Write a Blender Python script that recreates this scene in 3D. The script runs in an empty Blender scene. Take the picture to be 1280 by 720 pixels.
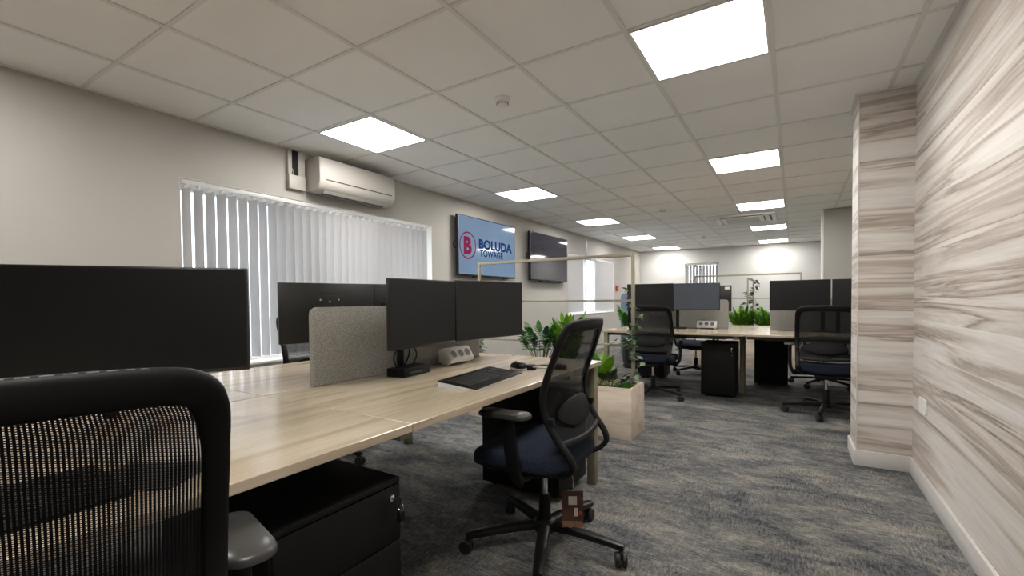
import bpy, bmesh, math, random
from mathutils import Vector, Matrix
PI = math.pi
R = math.radians
scene = bpy.context.scene
C = scene.collection

# ------------------------------------------------------------------ materials
def newmat(name):
    m = bpy.data.materials.new(name)
    m.use_nodes = True
    nt = m.node_tree
    for n in list(nt.nodes):
        nt.nodes.remove(n)
    out = nt.nodes.new('ShaderNodeOutputMaterial')
    return m, nt, out

def N(nt, kind, **kw):
    n = nt.nodes.new(kind)
    for k, v in kw.items():
        if k in n.inputs.keys():
            n.inputs[k].default_value = v
        else:
            setattr(n, k, v)
    return n

def L(nt, a, b):
    nt.links.new(a, b)

def ramp(nt, fac, stops, interp='LINEAR'):
    r = nt.nodes.new('ShaderNodeValToRGB')
    r.color_ramp.interpolation = interp
    el = r.color_ramp.elements
    while len(el) < len(stops):
        el.new(0.5)
    for e, (p, c) in zip(el, stops):
        e.position = p
        e.color = (*c, 1) if len(c) == 3 else c
    L(nt, fac, r.inputs['Fac'])
    return r.outputs['Color']

def mapping(nt, scale=(1, 1, 1), rot=(0, 0, 0), coord='Object', random_offset=False):
    tc = nt.nodes.new('ShaderNodeTexCoord')
    src = tc.outputs[coord]
    mp = nt.nodes.new('ShaderNodeMapping')
    mp.inputs['Scale'].default_value = scale
    mp.inputs['Rotation'].default_value = rot
    L(nt, src, mp.inputs['Vector'])
    return mp.outputs['Vector']

def noise(nt, vec, scale, detail=4, rough=0.55, dist=0.0):
    n = nt.nodes.new('ShaderNodeTexNoise')
    n.inputs['Scale'].default_value = scale
    n.inputs['Detail'].default_value = detail
    n.inputs['Roughness'].default_value = rough
    n.inputs['Distortion'].default_value = dist
    if vec is not None:
        L(nt, vec, n.inputs['Vector'])
    return n.outputs['Fac']

def mixc(nt, fac, a, b, mode='MIX'):
    m = nt.nodes.new('ShaderNodeMix')
    m.data_type = 'RGBA'
    m.blend_type = mode
    for sock, v in ((m.inputs[0], fac), (m.inputs[6], a), (m.inputs[7], b)):
        if isinstance(v, (int, float)):
            sock.default_value = v
        elif isinstance(v, tuple):
            sock.default_value = (*v, 1) if len(v) == 3 else v
        else:
            L(nt, v, sock)
    return m.outputs[2]

def math_n(nt, op, a, b=None):
    m = nt.nodes.new('ShaderNodeMath')
    m.operation = op
    for i, v in enumerate((a, b)):
        if v is None:
            continue
        if isinstance(v, (int, float)):
            m.inputs[i].default_value = v
        else:
            L(nt, v, m.inputs[i])
    return m.outputs[0]

def bump(nt, height, strength=0.2, dist=0.002):
    b = nt.nodes.new('ShaderNodeBump')
    b.inputs['Strength'].default_value = strength
    b.inputs['Distance'].default_value = dist
    L(nt, height, b.inputs['Height'])
    return b.outputs['Normal']

def principled(nt, out, **kw):
    p = nt.nodes.new('ShaderNodeBsdfPrincipled')
    for k, v in kw.items():
        k = k.replace('_', ' ')
        if isinstance(v, tuple):
            p.inputs[k].default_value = (*v, 1) if len(v) == 3 else v
        elif isinstance(v, (int, float)):
            p.inputs[k].default_value = v
        else:
            L(nt, v, p.inputs[k])
    L(nt, p.outputs[0], out.inputs[0])
    return p

def simple(name, col, rough=0.5, metal=0.0, var=0.06, nscale=30, spec=0.5, bmp=0.0, bscale=200, coat=0.0):
    m, nt, out = newmat(name)
    v = mapping(nt)
    f = noise(nt, v, nscale, 3)
    a = tuple(max(0, c * (1 - var)) for c in col)
    b = tuple(min(1, c * (1 + var)) for c in col)
    c = ramp(nt, f, [(0.3, a), (0.7, b)])
    kw = dict(Base_Color=c, Roughness=rough, Metallic=metal, Specular_IOR_Level=spec, Coat_Weight=coat)
    if bmp:
        kw['Normal'] = bump(nt, noise(nt, v, bscale, 2), bmp, 0.001)
    principled(nt, out, **kw)
    return m

def emissive(name, col, strength):
    m, nt, out = newmat(name)
    e = N(nt, 'ShaderNodeEmission')
    e.inputs[0].default_value = (*col, 1)
    e.inputs[1].default_value = strength
    L(nt, e.outputs[0], out.inputs[0])
    return m

def screen_mat(name, col, strength, rough=0.08):
    m, nt, out = newmat(name)
    v = mapping(nt)
    c = ramp(nt, noise(nt, v, 1.5, 2), [(0.2, tuple(x * 0.9 for x in col)), (0.8, tuple(min(1, x * 1.1) for x in col))])
    principled(nt, out, Base_Color=(0.004, 0.004, 0.005), Roughness=rough, Specular_IOR_Level=0.5,
               Emission_Color=c, Emission_Strength=strength)
    return m

M = {}
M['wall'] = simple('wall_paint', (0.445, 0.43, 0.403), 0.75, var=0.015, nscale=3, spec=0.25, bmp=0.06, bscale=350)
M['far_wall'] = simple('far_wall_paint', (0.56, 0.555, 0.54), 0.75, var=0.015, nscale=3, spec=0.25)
M['white_wall'] = simple('white_paint', (0.78, 0.76, 0.72), 0.6, var=0.01, nscale=3, spec=0.3)
M['tile'] = simple('ceiling_tile', (0.90, 0.89, 0.875), 0.9, var=0.02, nscale=2, spec=0.15, bmp=0.12, bscale=260)
M['tbar'] = simple('ceiling_bar', (0.76, 0.755, 0.73), 0.5, var=0.01, spec=0.3)
M['skirting'] = simple('skirting_paint', (0.60, 0.575, 0.55), 0.5, var=0.02)
M['upvc'] = simple('white_upvc', (0.85, 0.86, 0.87), 0.35, var=0.01)
M['black_plastic'] = simple('black_plastic', (0.0065, 0.0065, 0.007), 0.5, var=0.15, spec=0.18)
M['black_satin'] = simple('black_satin', (0.007, 0.007, 0.007), 0.36, var=0.1, spec=0.3)
M['dark_grey'] = simple('dark_grey_plastic', (0.02, 0.02, 0.021), 0.45, var=0.1)
M['pedestal'] = simple('pedestal_black', (0.006, 0.006, 0.006), 0.5, var=0.1, spec=0.2, bmp=0.03, bscale=600)
M['bezel'] = simple('monitor_bezel', (0.010, 0.010, 0.011), 0.35, var=0.1)
M['mon_back'] = simple('monitor_back', (0.012, 0.012, 0.012), 0.38, var=0.1)
M['mon_screen'] = simple('monitor_screen', (0.004, 0.0045, 0.0056), 0.34, var=0.05, spec=0.5)
M['pad_grey'] = simple('arm_pad', (0.035, 0.034, 0.033), 0.36, var=0.1)
M['chrome'] = simple('chrome', (0.7, 0.7, 0.7), 0.18, metal=1.0, var=0.02)
M['steel'] = simple('brushed_steel', (0.45, 0.45, 0.45), 0.35, metal=1.0, var=0.05)
M['olive_metal'] = simple('champagne_metal', (0.24, 0.215, 0.15), 0.45, metal=0.25, var=0.04)
M['frame_metal'] = simple('planter_frame_metal', (0.30, 0.275, 0.205), 0.42, metal=0.3, var=0.04)
M['beam'] = simple('dark_beam', (0.075, 0.068, 0.05), 0.5, metal=0.2, var=0.05)
M['white_plastic'] = simple('white_plastic', (0.82, 0.81, 0.79), 0.4, var=0.01)
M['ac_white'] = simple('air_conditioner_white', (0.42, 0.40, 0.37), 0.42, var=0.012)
M['socket_dark'] = simple('socket_grey', (0.16, 0.16, 0.16), 0.5)
M['silver'] = simple('silver_plastic', (0.62, 0.62, 0.62), 0.35, var=0.02)
M['screw'] = simple('screw_steel', (0.65, 0.65, 0.65), 0.3, metal=0.8)
M['soil'] = simple('soil', (0.05, 0.035, 0.02), 0.95, var=0.5, nscale=80, bmp=0.8, bscale=60)
M['red'] = simple('red_plastic', (0.5, 0.03, 0.025), 0.4)
M['blue_fabric'] = simple('blue_grey_fabric', (0.14, 0.19, 0.29), 0.85, var=0.1, nscale=200)
M['tag_brown'] = simple('brown_card', (0.075, 0.03, 0.022), 0.6, var=0.15, nscale=40)
M['tag_tan'] = simple('tan_card', (0.24, 0.115, 0.07), 0.6, var=0.15, nscale=40)
M['label_white'] = simple('label_white', (0.7, 0.66, 0.6), 0.6)
M['cable'] = simple('black_cable', (0.012, 0.012, 0.012), 0.5)
M['green_wire'] = simple('green_wire', (0.35, 0.5, 0.06), 0.5)
M['rubber'] = simple('caster_rubber', (0.014, 0.014, 0.014), 0.55)
M['logo_red'] = None

def leafmat(name, c1, c2, rough=0.35):
    m, nt, out = newmat(name)
    v = mapping(nt)
    c = ramp(nt, noise(nt, v, 14, 3), [(0.3, c1), (0.7, c2)])
    p = N(nt, 'ShaderNodeBsdfPrincipled', Roughness=rough)
    L(nt, c, p.inputs['Base Color'])
    t = N(nt, 'ShaderNodeBsdfTranslucent')
    L(nt, c, t.inputs[0])
    mx = N(nt, 'ShaderNodeMixShader')
    mx.inputs[0].default_value = 0.25
    L(nt, p.outputs[0], mx.inputs[1]); L(nt, t.outputs[0], mx.inputs[2])
    L(nt, mx.outputs[0], out.inputs[0])
    return m
M['leaf'] = leafmat('leaf_green', (0.035, 0.16, 0.02), (0.09, 0.30, 0.035))
M['leaf_bright'] = leafmat('leaf_bright', (0.14, 0.36, 0.015), (0.30, 0.55, 0.035))
M['leaf_dark'] = leafmat('leaf_dark', (0.012, 0.018, 0.010), (0.035, 0.035, 0.02), 0.4)
M['leaf_mid'] = leafmat('leaf_blue_green', (0.02, 0.085, 0.045), (0.05, 0.16, 0.075))
M['leaf_ivy'] = leafmat('leaf_ivy', (0.07, 0.15, 0.07), (0.22, 0.30, 0.17), 0.5)
M['leaf_bronze'] = leafmat('leaf_bronze', (0.035, 0.035, 0.018), (0.09, 0.085, 0.04), 0.5)
M['stem'] = simple('plant_stem', (0.12, 0.15, 0.04), 0.6)
M['vine_stem'] = simple('vine_stem', (0.10, 0.08, 0.04), 0.7)

# weathered oak desk top: grain runs along local X
def wood(name, pale, mid, dark, scale=(1.2, 14, 14), rough=0.3, streak=0.62, coat=0.25):
    m, nt, out = newmat(name)
    v = mapping(nt, scale)
    n1 = noise(nt, v, 1.0, 6, 0.6, 0.6)
    v2 = mapping(nt, (scale[0] * 0.55, scale[1] * 0.42, scale[2] * 0.42))
    n2 = noise(nt, v2, 1.6, 3, 0.5, 0.9)
    v3 = mapping(nt, (scale[0] * 2.5, scale[1] * 9, scale[2] * 9))
    n3 = noise(nt, v3, 1.0, 4)
    c = ramp(nt, n1, [(0.25, dark), (0.48, mid), (0.72, pale)])
    f2 = ramp(nt, n2, [(streak - 0.09, (0, 0, 0)), (streak + 0.16, (1, 1, 1))])
    c = mixc(nt, math_n(nt, 'MULTIPLY', f2, 0.55), c, dark)
    f3 = ramp(nt, n3, [(0.35, (0.82, 0.82, 0.82)), (0.65, (1.05, 1.05, 1.05))])
    c = mixc(nt, 0.5, c, f3, 'MULTIPLY')
    principled(nt, out, Base_Color=c, Roughness=rough, Specular_IOR_Level=0.5, Coat_Weight=coat, Coat_Roughness=0.12,
               Normal=bump(nt, n3, 0.04, 0.001))
    return m
M['oak'] = wood('desk_oak', (0.54, 0.46, 0.355), (0.47, 0.39, 0.285), (0.31, 0.24, 0.165), rough=0.22)
M['planter_wood'] = wood('planter_wood', (0.80, 0.70, 0.59), (0.72, 0.61, 0.495), (0.50, 0.40, 0.31), scale=(1.5, 9, 9), rough=0.5)

# wall cladding: horizontal boards; "along" is the axis the boards run along
def cladding(name, along):
    m, nt, out = newmat(name)
    tc = nt.nodes.new('ShaderNodeTexCoord')
    sx = nt.nodes.new('ShaderNodeSeparateXYZ')
    L(nt, tc.outputs['Object'], sx.inputs[0])
    a = sx.outputs[along]
    z = sx.outputs['Z']
    row = math_n(nt, 'FLOOR', math_n(nt, 'DIVIDE', z, 0.192))
    wn = nt.nodes.new('ShaderNodeTexWhiteNoise')
    wn.noise_dimensions = '1D'
    L(nt, row, wn.inputs['W'])
    off = math_n(nt, 'MULTIPLY', wn.outputs['Value'], 37.0)
    cb = nt.nodes.new('ShaderNodeCombineXYZ')
    L(nt, math_n(nt, 'ADD', math_n(nt, 'MULTIPLY', a, 0.8), off), cb.inputs[0])
    L(nt, math_n(nt, 'MULTIPLY', z, 17.0), cb.inputs[1])
    L(nt, off, cb.inputs[2])
    vec = cb.outputs[0]
    n1 = noise(nt, vec, 0.60, 6, 0.57, 0.6)
    n2 = noise(nt, vec, 1.7, 5, 0.65, 0.4)
    n4 = noise(nt, vec, 0.30, 2, 0.5, 0.3)
    cb3 = nt.nodes.new('ShaderNodeCombineXYZ')
    L(nt, math_n(nt, 'MULTIPLY', a, 6.0), cb3.inputs[0])
    L(nt, math_n(nt, 'MULTIPLY', z, 150.0), cb3.inputs[1])
    n3 = noise(nt, cb3.outputs[0], 1.0, 3)
    # thin dark grain lines where the figure folds
    ridge = math_n(nt, 'ABSOLUTE', math_n(nt, 'SUBTRACT', n1, 0.545))
    rc = ramp(nt, ridge, [(0.0, (1, 1, 1)), (0.010, (0.6, 0.6, 0.6)), (0.045, (0, 0, 0))])
    pick = ramp(nt, n4, [(0.38, (0.2, 0.2, 0.2)), (0.54, (1, 1, 1))])
    c = ramp(nt, n1, [(0.30, (0.66, 0.61, 0.565)), (0.42, (0.70, 0.665, 0.63)), (0.535, (0.55, 0.485, 0.43)), (0.58, (0.47, 0.40, 0.35)), (0.66, (0.63, 0.58, 0.535)), (0.75, (0.70, 0.66, 0.62))])
    c = mixc(nt, math_n(nt, 'MULTIPLY', rc, math_n(nt, 'MULTIPLY', pick, 0.8)), c, (0.17, 0.125, 0.095))
    g = ramp(nt, n2, [(0.3, (0.86, 0.845, 0.83)), (0.62, (1.05, 1.05, 1.05))])
    c = mixc(nt, 0.8, c, g, 'MULTIPLY')
    g3 = ramp(nt, n3, [(0.3, (0.9, 0.9, 0.9)), (0.7, (1.05, 1.05, 1.05))])
    c = mixc(nt, 0.6, c, g3, 'MULTIPLY')
    principled(nt, out, Base_Color=c, Roughness=0.5, Specular_IOR_Level=0.4, Normal=bump(nt, n3, 0.05, 0.001))
    return m
M['clad_y'] = cladding('cladding_side', 'Y')
M['clad_x'] = cladding('cladding_front', 'X')

# loop pile carpet tiles with a worn, streaky pattern
def carpet():
    m, nt, out = newmat('carpet')
    v0 = mapping(nt, (1, 1, 1))
    big = noise(nt, v0, 1.3, 4, 0.6, 0.6)
    mid = noise(nt, mapping(nt, (3.0, 7.0, 1.0)), 1.0, 5, 0.65, 0.6)
    d1 = noise(nt, mapping(nt, (20.0, 105.0, 1.0)), 1.0, 5, 0.8, 0.3)
    d2 = noise(nt, mapping(nt, (105.0, 20.0, 1.0)), 1.0, 5, 0.8, 0.3)
    # half-metre carpet tiles laid quarter-turned
    tc = nt.nodes.new('ShaderNodeTexCoord')
    sx = nt.nodes.new('ShaderNodeSeparateXYZ'); L(nt, tc.outputs['Object'], sx.inputs[0])
    fx = math_n(nt, 'FLOOR', math_n(nt, 'DIVIDE', sx.outputs['X'], 0.5))
    fy = math_n(nt, 'FLOOR', math_n(nt, 'DIVIDE', sx.outputs['Y'], 0.5))
    par = math_n(nt, 'ABSOLUTE', math_n(nt, 'MODULO', math_n(nt, 'ADD', fx, fy), 2.0))
    mxn = nt.nodes.new('ShaderNodeMix'); mxn.data_type = 'FLOAT'
    fac = math_n(nt, 'ADD', math_n(nt, 'MULTIPLY', par, 0.4), 0.3)
    L(nt, fac, mxn.inputs[0]); L(nt, d1, mxn.inputs[2]); L(nt, d2, mxn.inputs[3])
    pile = noise(nt, v0, 190, 3, 0.7)
    s = math_n(nt, 'ADD', math_n(nt, 'MULTIPLY', mxn.outputs[0], 0.66), math_n(nt, 'MULTIPLY', mid, 0.34))
    s = math_n(nt, 'ADD', s, math_n(nt, 'MULTIPLY', math_n(nt, 'SUBTRACT', big, 0.5), 0.16))
    c = ramp(nt, s, [(0.40, (0.04, 0.04, 0.042)), (0.46, (0.095, 0.096, 0.098)), (0.52, (0.165, 0.163, 0.158)), (0.59, (0.285, 0.28, 0.267))])
    tint = ramp(nt, mid, [(0.38, (0.90, 0.95, 1.03)), (0.6, (1.05, 1.0, 0.93))])
    c = mixc(nt, 0.8, c, tint, 'MULTIPLY')
    g = ramp(nt, pile, [(0.32, (0.52, 0.52, 0.52)), (0.66, (1.28, 1.28, 1.28))])
    c = mixc(nt, 0.9, c, g, 'MULTIPLY')
    principled(nt, out, Base_Color=c, Roughness=0.95, Specular_IOR_Level=0.1, Normal=bump(nt, pile, 0.5, 0.004))
    return m
M['carpet'] = carpet()

def felt(name, c1, c2, c3):
    m, nt, out = newmat(name)
    v = mapping(nt)
    n = noise(nt, v, 260, 3, 0.7)
    n2 = noise(nt, v, 6, 2)
    c = ramp(nt, n, [(0.32, c1), (0.5, c2), (0.68, c3)])
    g = ramp(nt, n2, [(0.3, (0.93, 0.93, 0.93)), (0.7, (1.05, 1.05, 1.05))])
    c = mixc(nt, 0.8, c, g, 'MULTIPLY')
    principled(nt, out, Base_Color=c, Roughness=0.95, Specular_IOR_Level=0.15, Normal=bump(nt, n, 0.5, 0.002))
    return m
M['felt'] = felt('grey_felt', (0.125, 0.122, 0.112), (0.26, 0.253, 0.235), (0.46, 0.445, 0.42))
M['seat_fabric'] = felt('navy_seat_fabric', (0.011, 0.014, 0.023), (0.020, 0.026, 0.042), (0.034, 0.043, 0.064))

# woven mesh of a chair back: open cells laid out on UVs measured in metres
def weave(name, col, pu, pv, hu, hv, lo=0.0):
    m, nt, out = newmat(name)
    tc = nt.nodes.new('ShaderNodeTexCoord')
    sx = nt.nodes.new('ShaderNodeSeparateXYZ')
    L(nt, tc.outputs['UV'], sx.inputs[0])
    def cell(s, p, h):
        f = math_n(nt, 'FRACT', math_n(nt, 'DIVIDE', s, p))
        return math_n(nt, 'LESS_THAN', math_n(nt, 'ABSOLUTE', math_n(nt, 'SUBTRACT', f, 0.5)), h / 2)
    col_ = math_n(nt, 'FLOOR', math_n(nt, 'DIVIDE', sx.outputs['X'], pu))
    sv = math_n(nt, 'ADD', sx.outputs['Y'], math_n(nt, 'MULTIPLY', math_n(nt, 'MODULO', col_, 2.0), pv * 0.5))
    hole = math_n(nt, 'MULTIPLY', cell(sx.outputs['X'], pu, hu), cell(sv, pv, hv))
    p = N(nt, 'ShaderNodeBsdfPrincipled', Roughness=0.6)
    p.inputs['Base Color'].default_value = (*col, 1)
    p.inputs['Specular IOR Level'].default_value = 0.15
    t = N(nt, 'ShaderNodeBsdfTransparent')
    mx = N(nt, 'ShaderNodeMixShader')
    L(nt, hole, mx.inputs[0])
    L(nt, p.outputs[0], mx.inputs[1]); L(nt, t.outputs[0], mx.inputs[2])
    L(nt, mx.outputs[0], out.inputs[0])
    return m
M['mesh'] = weave('chair_mesh', (0.007, 0.007, 0.008), 0.0050, 0.0031, 0.36, 0.44)

def blind_fabric():
    m, nt, out = newmat('blind_fabric')
    v = mapping(nt, (60, 60, 3))
    c = ramp(nt, noise(nt, v, 3, 2), [(0.3, (0.58, 0.565, 0.56)), (0.7, (0.65, 0.635, 0.625))])
    d = N(nt, 'ShaderNodeBsdfDiffuse'); L(nt, c, d.inputs[0])
    t = N(nt, 'ShaderNodeBsdfTranslucent'); t.inputs[0].default_value = (0.60, 0.585, 0.60, 1)
    mx = N(nt, 'ShaderNodeMixShader'); mx.inputs[0].default_value = 0.29
    L(nt, d.outputs[0], mx.inputs[1]); L(nt, t.outputs[0], mx.inputs[2])
    L(nt, mx.outputs[0], out.inputs[0])
    return m
M['blind'] = blind_fabric()

def glass():
    m, nt, out = newmat('window_glass')
    t = N(nt, 'ShaderNodeBsdfTransparent'); t.inputs[0].default_value = (0.93, 0.95, 0.95, 1)
    g = N(nt, 'ShaderNodeBsdfGlossy', Roughness=0.02)
    mx = N(nt, 'ShaderNodeMixShader'); mx.inputs[0].default_value = 0.06
    L(nt, t.outputs[0], mx.inputs[1]); L(nt, g.outputs[0], mx.inputs[2])
    L(nt, mx.outputs[0], out.inputs[0])
    return m
M['glass'] = glass()
M['led'] = emissive('led_diffuser', (1.0, 0.965, 0.91), 19.0)
M['tv_screen'] = screen_mat('lit_screen', (0.17, 0.255, 0.37), 0.62, 0.07)
M['mon_reflection'] = screen_mat('painted_reflection_screen', (0.055, 0.060, 0.068), 0.6, 0.3)  # grey reflection on an unlit screen, put in as a faint glow
M['tv_dark'] = screen_mat('dark_screen', (0.05, 0.045, 0.065), 0.32, 0.06)
M['logo_red'] = emissive('logo_crimson', (0.20, 0.02, 0.065), 0.75)
M['logo_navy'] = emissive('logo_navy', (0.02, 0.05, 0.16), 0.6)
M['bounce_ground'] = simple('pale_bounce_ground', (0.42, 0.43, 0.41), 0.9, var=0.15, nscale=4)  # ground outside made pale on purpose, to bounce daylight up to the ceiling
M['hedge_leaf'] = leafmat('hedge_leaf', (0.02, 0.05, 0.015), (0.05, 0.10, 0.03))

# ------------------------------------------------------------------ geometry helpers
def box(bm, x0, x1, y0, y1, z0, z1, r=0.0, seg=2, mat=None, mi=0):
    mtx = Matrix.Translation(((x0 + x1) / 2, (y0 + y1) / 2, (z0 + z1) / 2)) @ Matrix.Diagonal((abs(x1 - x0), abs(y1 - y0), abs(z1 - z0), 1))
    if mat is not None:
        mtx = mat @ mtx
    ret = bmesh.ops.create_cube(bm, size=1, matrix=mtx)
    vs = set(ret['verts'])
    fs = [f for f in bm.faces if f.verts[0] in vs]
    for f in fs:
        f.material_index = mi
    if r > 0:
        es = [e for e in bm.edges if e.verts[0] in vs and e.verts[1] in vs]
        bmesh.ops.bevel(bm, geom=es, offset=r, segments=seg, profile=0.5, affect='EDGES', clamp_overlap=True)

def nb():
    return bmesh.new()

def rrect(w, h, r, n=5):
    pts = []
    for cx, cy, a0 in ((w/2-r, h/2-r, 0), (-w/2+r, h/2-r, 90), (-w/2+r, -h/2+r, 180), (w/2-r, -h/2+r, 270)):
        for k in range(n + 1):
            a = R(a0 + 90 * k / n)
            pts.append((cx + r * math.cos(a), cy + r * math.sin(a)))
    return pts

def rings(bm, loops, cap0=True, cap1=True, mi=0):
    rs = [[bm.verts.new(p) for p in lp] for lp in loops]
    n = len(rs[0])
    for a, b in zip(rs, rs[1:]):
        for i in range(n):
            j = (i + 1) % n
            f = bm.faces.new((a[i], a[j], b[j], b[i])); f.material_index = mi
    if cap0:
        f = bm.faces.new(list(reversed(rs[0]))); f.material_index = mi
    if cap1:
        f = bm.faces.new(rs[-1]); f.material_index = mi
    return rs

def prism(bm, pts, f, d0, d1, bev=0.0, mi=0):
    """pts: 2-D outline, f(a,b,d) -> 3-D; extruded from d0 to d1 with a chamfer"""
    cx = sum(p[0] for p in pts) / len(pts); cy = sum(p[1] for p in pts) / len(pts)
    def sc(off):
        out = []
        for x, y in pts:
            l = math.hypot(x - cx, y - cy)
            k = (l - off) / l
            out.append((cx + (x - cx) * k, cy + (y - cy) * k))
        return out
    loops = []
    if bev:
        loops = [[f(*p, d0) for p in sc(bev)], [f(*p, d0 + bev) for p in pts], [f(*p, d1 - bev) for p in pts], [f(*p, d1) for p in sc(bev)]]
    else:
        loops = [[f(*p, d0) for p in pts], [f(*p, d1) for p in pts]]
    rings(bm, loops, mi=mi)

def lathe(bm, prof, n=20, mat=None, mi=0):
    loops = []
    for r_, z in prof:
        lp = []
        for k in range(n):
            a = 2 * PI * k / n
            p = Vector((r_ * math.cos(a), r_ * math.sin(a), z))
            lp.append(mat @ p if mat is not None else p)
        loops.append(lp)
    rings(bm, loops, mi=mi)

def cyl(bm, p0, p1, r, n=12, mi=0, r1=None):
    p0 = Vector(p0); p1 = Vector(p1)
    d = p1 - p0
    q = d.to_track_quat('Z', 'Y').to_matrix().to_4x4()
    mt = Matrix.Translation(p0) @ q
    lathe(bm, [(r, 0), (r if r1 is None else r1, d.length)], n, mt, mi)

def catmull(pts, per=6, closed=False):
    pts = [Vector(p) for p in pts]
    n = len(pts)
    out = []
    rng = range(n) if closed else range(n - 1)
    for i in rng:
        if closed:
            p = [pts[(i + k - 1) % n] for k in range(4)]
        else:
            p = [pts[max(i - 1, 0)], pts[i], pts[i + 1], pts[min(i + 2, n - 1)]]
        for k in range(per):
            t = k / per
            out.append(0.5 * ((2 * p[1]) + (p[2] - p[0]) * t + (2 * p[0] - 5 * p[1] + 4 * p[2] - p[3]) * t * t + (3 * p[1] - p[0] - 3 * p[2] + p[3]) * t ** 3))
    if not closed:
        out.append(pts[-1])
    return out

def sweep(bm, path, w, t, up=(0, 0, 1), closed=False, n=10, mi=0, power=1.0):
    """elliptic section: half-width w across, half-thickness t along 'up'"""
    m = len(path)
    loops = []
    for i, p in enumerate(path):
        a = path[(i - 1) % m] if closed else path[max(i - 1, 0)]
        b = path[(i + 1) % m] if closed else path[min(i + 1, m - 1)]
        tan = (Vector(b) - Vector(a)).normalized()
        u = Vector(up(i) if callable(up) else up)
        side = tan.cross(u)
        if side.length < 1e-4:
            side = tan.cross(Vector((1, 0, 0)))
        side.normalize()
        nn = side.cross(tan).normalized()
        ww = w(i / (m - 1)) if callable(w) else w
        tt = t(i / (m - 1)) if callable(t) else t
        lp = []
        for k in range(n):
            an = 2 * PI * k / n
            c, s = math.cos(an), math.sin(an)
            c = math.copysign(abs(c) ** power, c); s = math.copysign(abs(s) ** power, s)
            lp.append(Vector(p) + side * (ww * c) + nn * (tt * s))
        loops.append(lp)
    if closed:
        rs = rings(bm, loops, False, False, mi)
        for i in range(n):
            j = (i + 1) % n
            f = bm.faces.new((rs[-1][i], rs[-1][j], rs[0][j], rs[0][i])); f.material_index = mi
    else:
        rings(bm, loops, True, True, mi)

def tube(bm, pts, r, per=6, n=8, mi=0, smooth=True):
    path = catmull(pts, per) if smooth else [Vector(p) for p in pts]
    sweep(bm, path, r, r, (0.13, 0.31, 0.94), False, n, mi)

def grid(bm, fn, nu, nv, uvfn=None, mi=0):
    vs = [[bm.verts.new(fn(i / nu, j / nv)) for j in range(nv + 1)] for i in range(nu + 1)]
    uv = bm.loops.layers.uv.verify() if uvfn else None
    for i in range(nu):
        for j in range(nv):
            f = bm.faces.new((vs[i][j], vs[i + 1][j], vs[i + 1][j + 1], vs[i][j + 1]))
            f.material_index = mi
            if uv:
                for lp, (a, b) in zip(f.loops, ((i, j), (i + 1, j), (i + 1, j + 1), (i, j + 1))):
                    lp[uv].uv = uvfn(a / nu, b / nv)

def obj(name, bm, mats, parent=None, angle=35, label=None, loc=None, rotz=None):
    bmesh.ops.recalc_face_normals(bm, faces=bm.faces[:])
    me = bpy.data.meshes.new(name)
    bm.to_mesh(me); bm.free()
    for m in (mats if isinstance(mats, (list, tuple)) else [mats]):
        me.materials.append(M[m])
    for p in me.polygons:
        p.use_smooth = True
    me.set_sharp_from_angle(angle=R(angle))
    o = bpy.data.objects.new(name, me)
    C.objects.link(o)
    if parent is not None:
        o.parent = parent
    if loc is not None:
        o.location = loc
    if rotz is not None:
        o.rotation_euler.z = rotz
    if label:
        o['label'] = label
    return o

def tag(o, label, cat, group=None):
    o['label'] = label; o['category'] = cat
    if group:
        o['group'] = group
    return o

def thing(name, label, cat, loc=(0, 0, 0), rotz=0.0, group=None):
    o = bpy.data.objects.new(name, None)
    C.objects.link(o)
    o.empty_display_size = 0.1
    o.location = loc; o.rotation_euler = (0, 0, rotz)
    return tag(o, label, cat, group)

def struct(name, bm, mats, parent=None, angle=35):
    o = obj(name, bm, mats, parent, angle)
    if parent is None:
        o['kind'] = 'structure'
    return o

def kids(o):
    return [c for c in C.objects if c.parent == o]

def dup(o, label=None, loc=None, rotz=None, group=None, parent=None):
    c = o.copy(); C.objects.link(c)
    if parent is not None:
        c.parent = parent
    for k in kids(o):
        dup(k, parent=c)
    if label:
        c['label'] = label
    if group:
        c['group'] = group
    if loc is not None:
        c.location = loc
    if rotz is not None:
        c.rotation_euler.z = rotz
    return c

# ------------------------------------------------------------------ room
CH = 2.386           # ceiling height
XL, XR, XR2 = -0.54, 3.73, 4.45
YB, YF = -4.2, 12.3
T = 0.6

bm = nb(); box(bm, XL - 0.3, XR2 + 0.3, YB - 0.3, YF + 0.3, -0.12, 0.0); struct('floor', bm, 'carpet')

bm = nb()
box(bm, XL - 0.3, XR2 + 0.3, YB - 0.3, YF + 0.3, CH + 0.006, CH + 0.1)
struct('ceiling', bm, 'tile')
bm = nb()
for i in range(-1, 9):
    x = i * T
    if XL < x < XR2:
        box(bm, x - 0.012, x + 0.012, YB, YF, CH - 0.001, CH + 0.01, 0.0)
for j in range(-7, 21):
    y = j * T
    if YB < y < YF:
        for i in range(-1, 8):
            x0 = max(i * T + 0.012, XL); x1 = min((i + 1) * T - 0.012, XR2)
            if x1 > x0:
                box(bm, x0, x1, y - 0.010, y + 0.010, CH + 0.0005, CH + 0.01)
struct('trim_1', bm, 'tbar')

def wall_with_holes(name, axis, p0, p1, a0, a1, z0, z1, holes, mat):
    """axis 'x': wall slab between x=p0..p1 running along y a0..a1; holes (a,b,zb,zt)"""
    bm = nb()
    def bx(a, b, c, d):
        if b - a < 1e-5 or d - c < 1e-5:
            return
        if axis == 'x':
            box(bm, p0, p1, a, b, c, d)
        else:
            box(bm, a, b, p0, p1, c, d)
    cur = a0
    for (a, b, zb, zt) in sorted(holes):
        bx(cur, a, z0, z1)
        bx(a, b, z0, zb); bx(a, b, zt, z1)
        cur = b
    bx(cur, a1, z0, z1)
    return struct(name, bm, mat)

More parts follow.
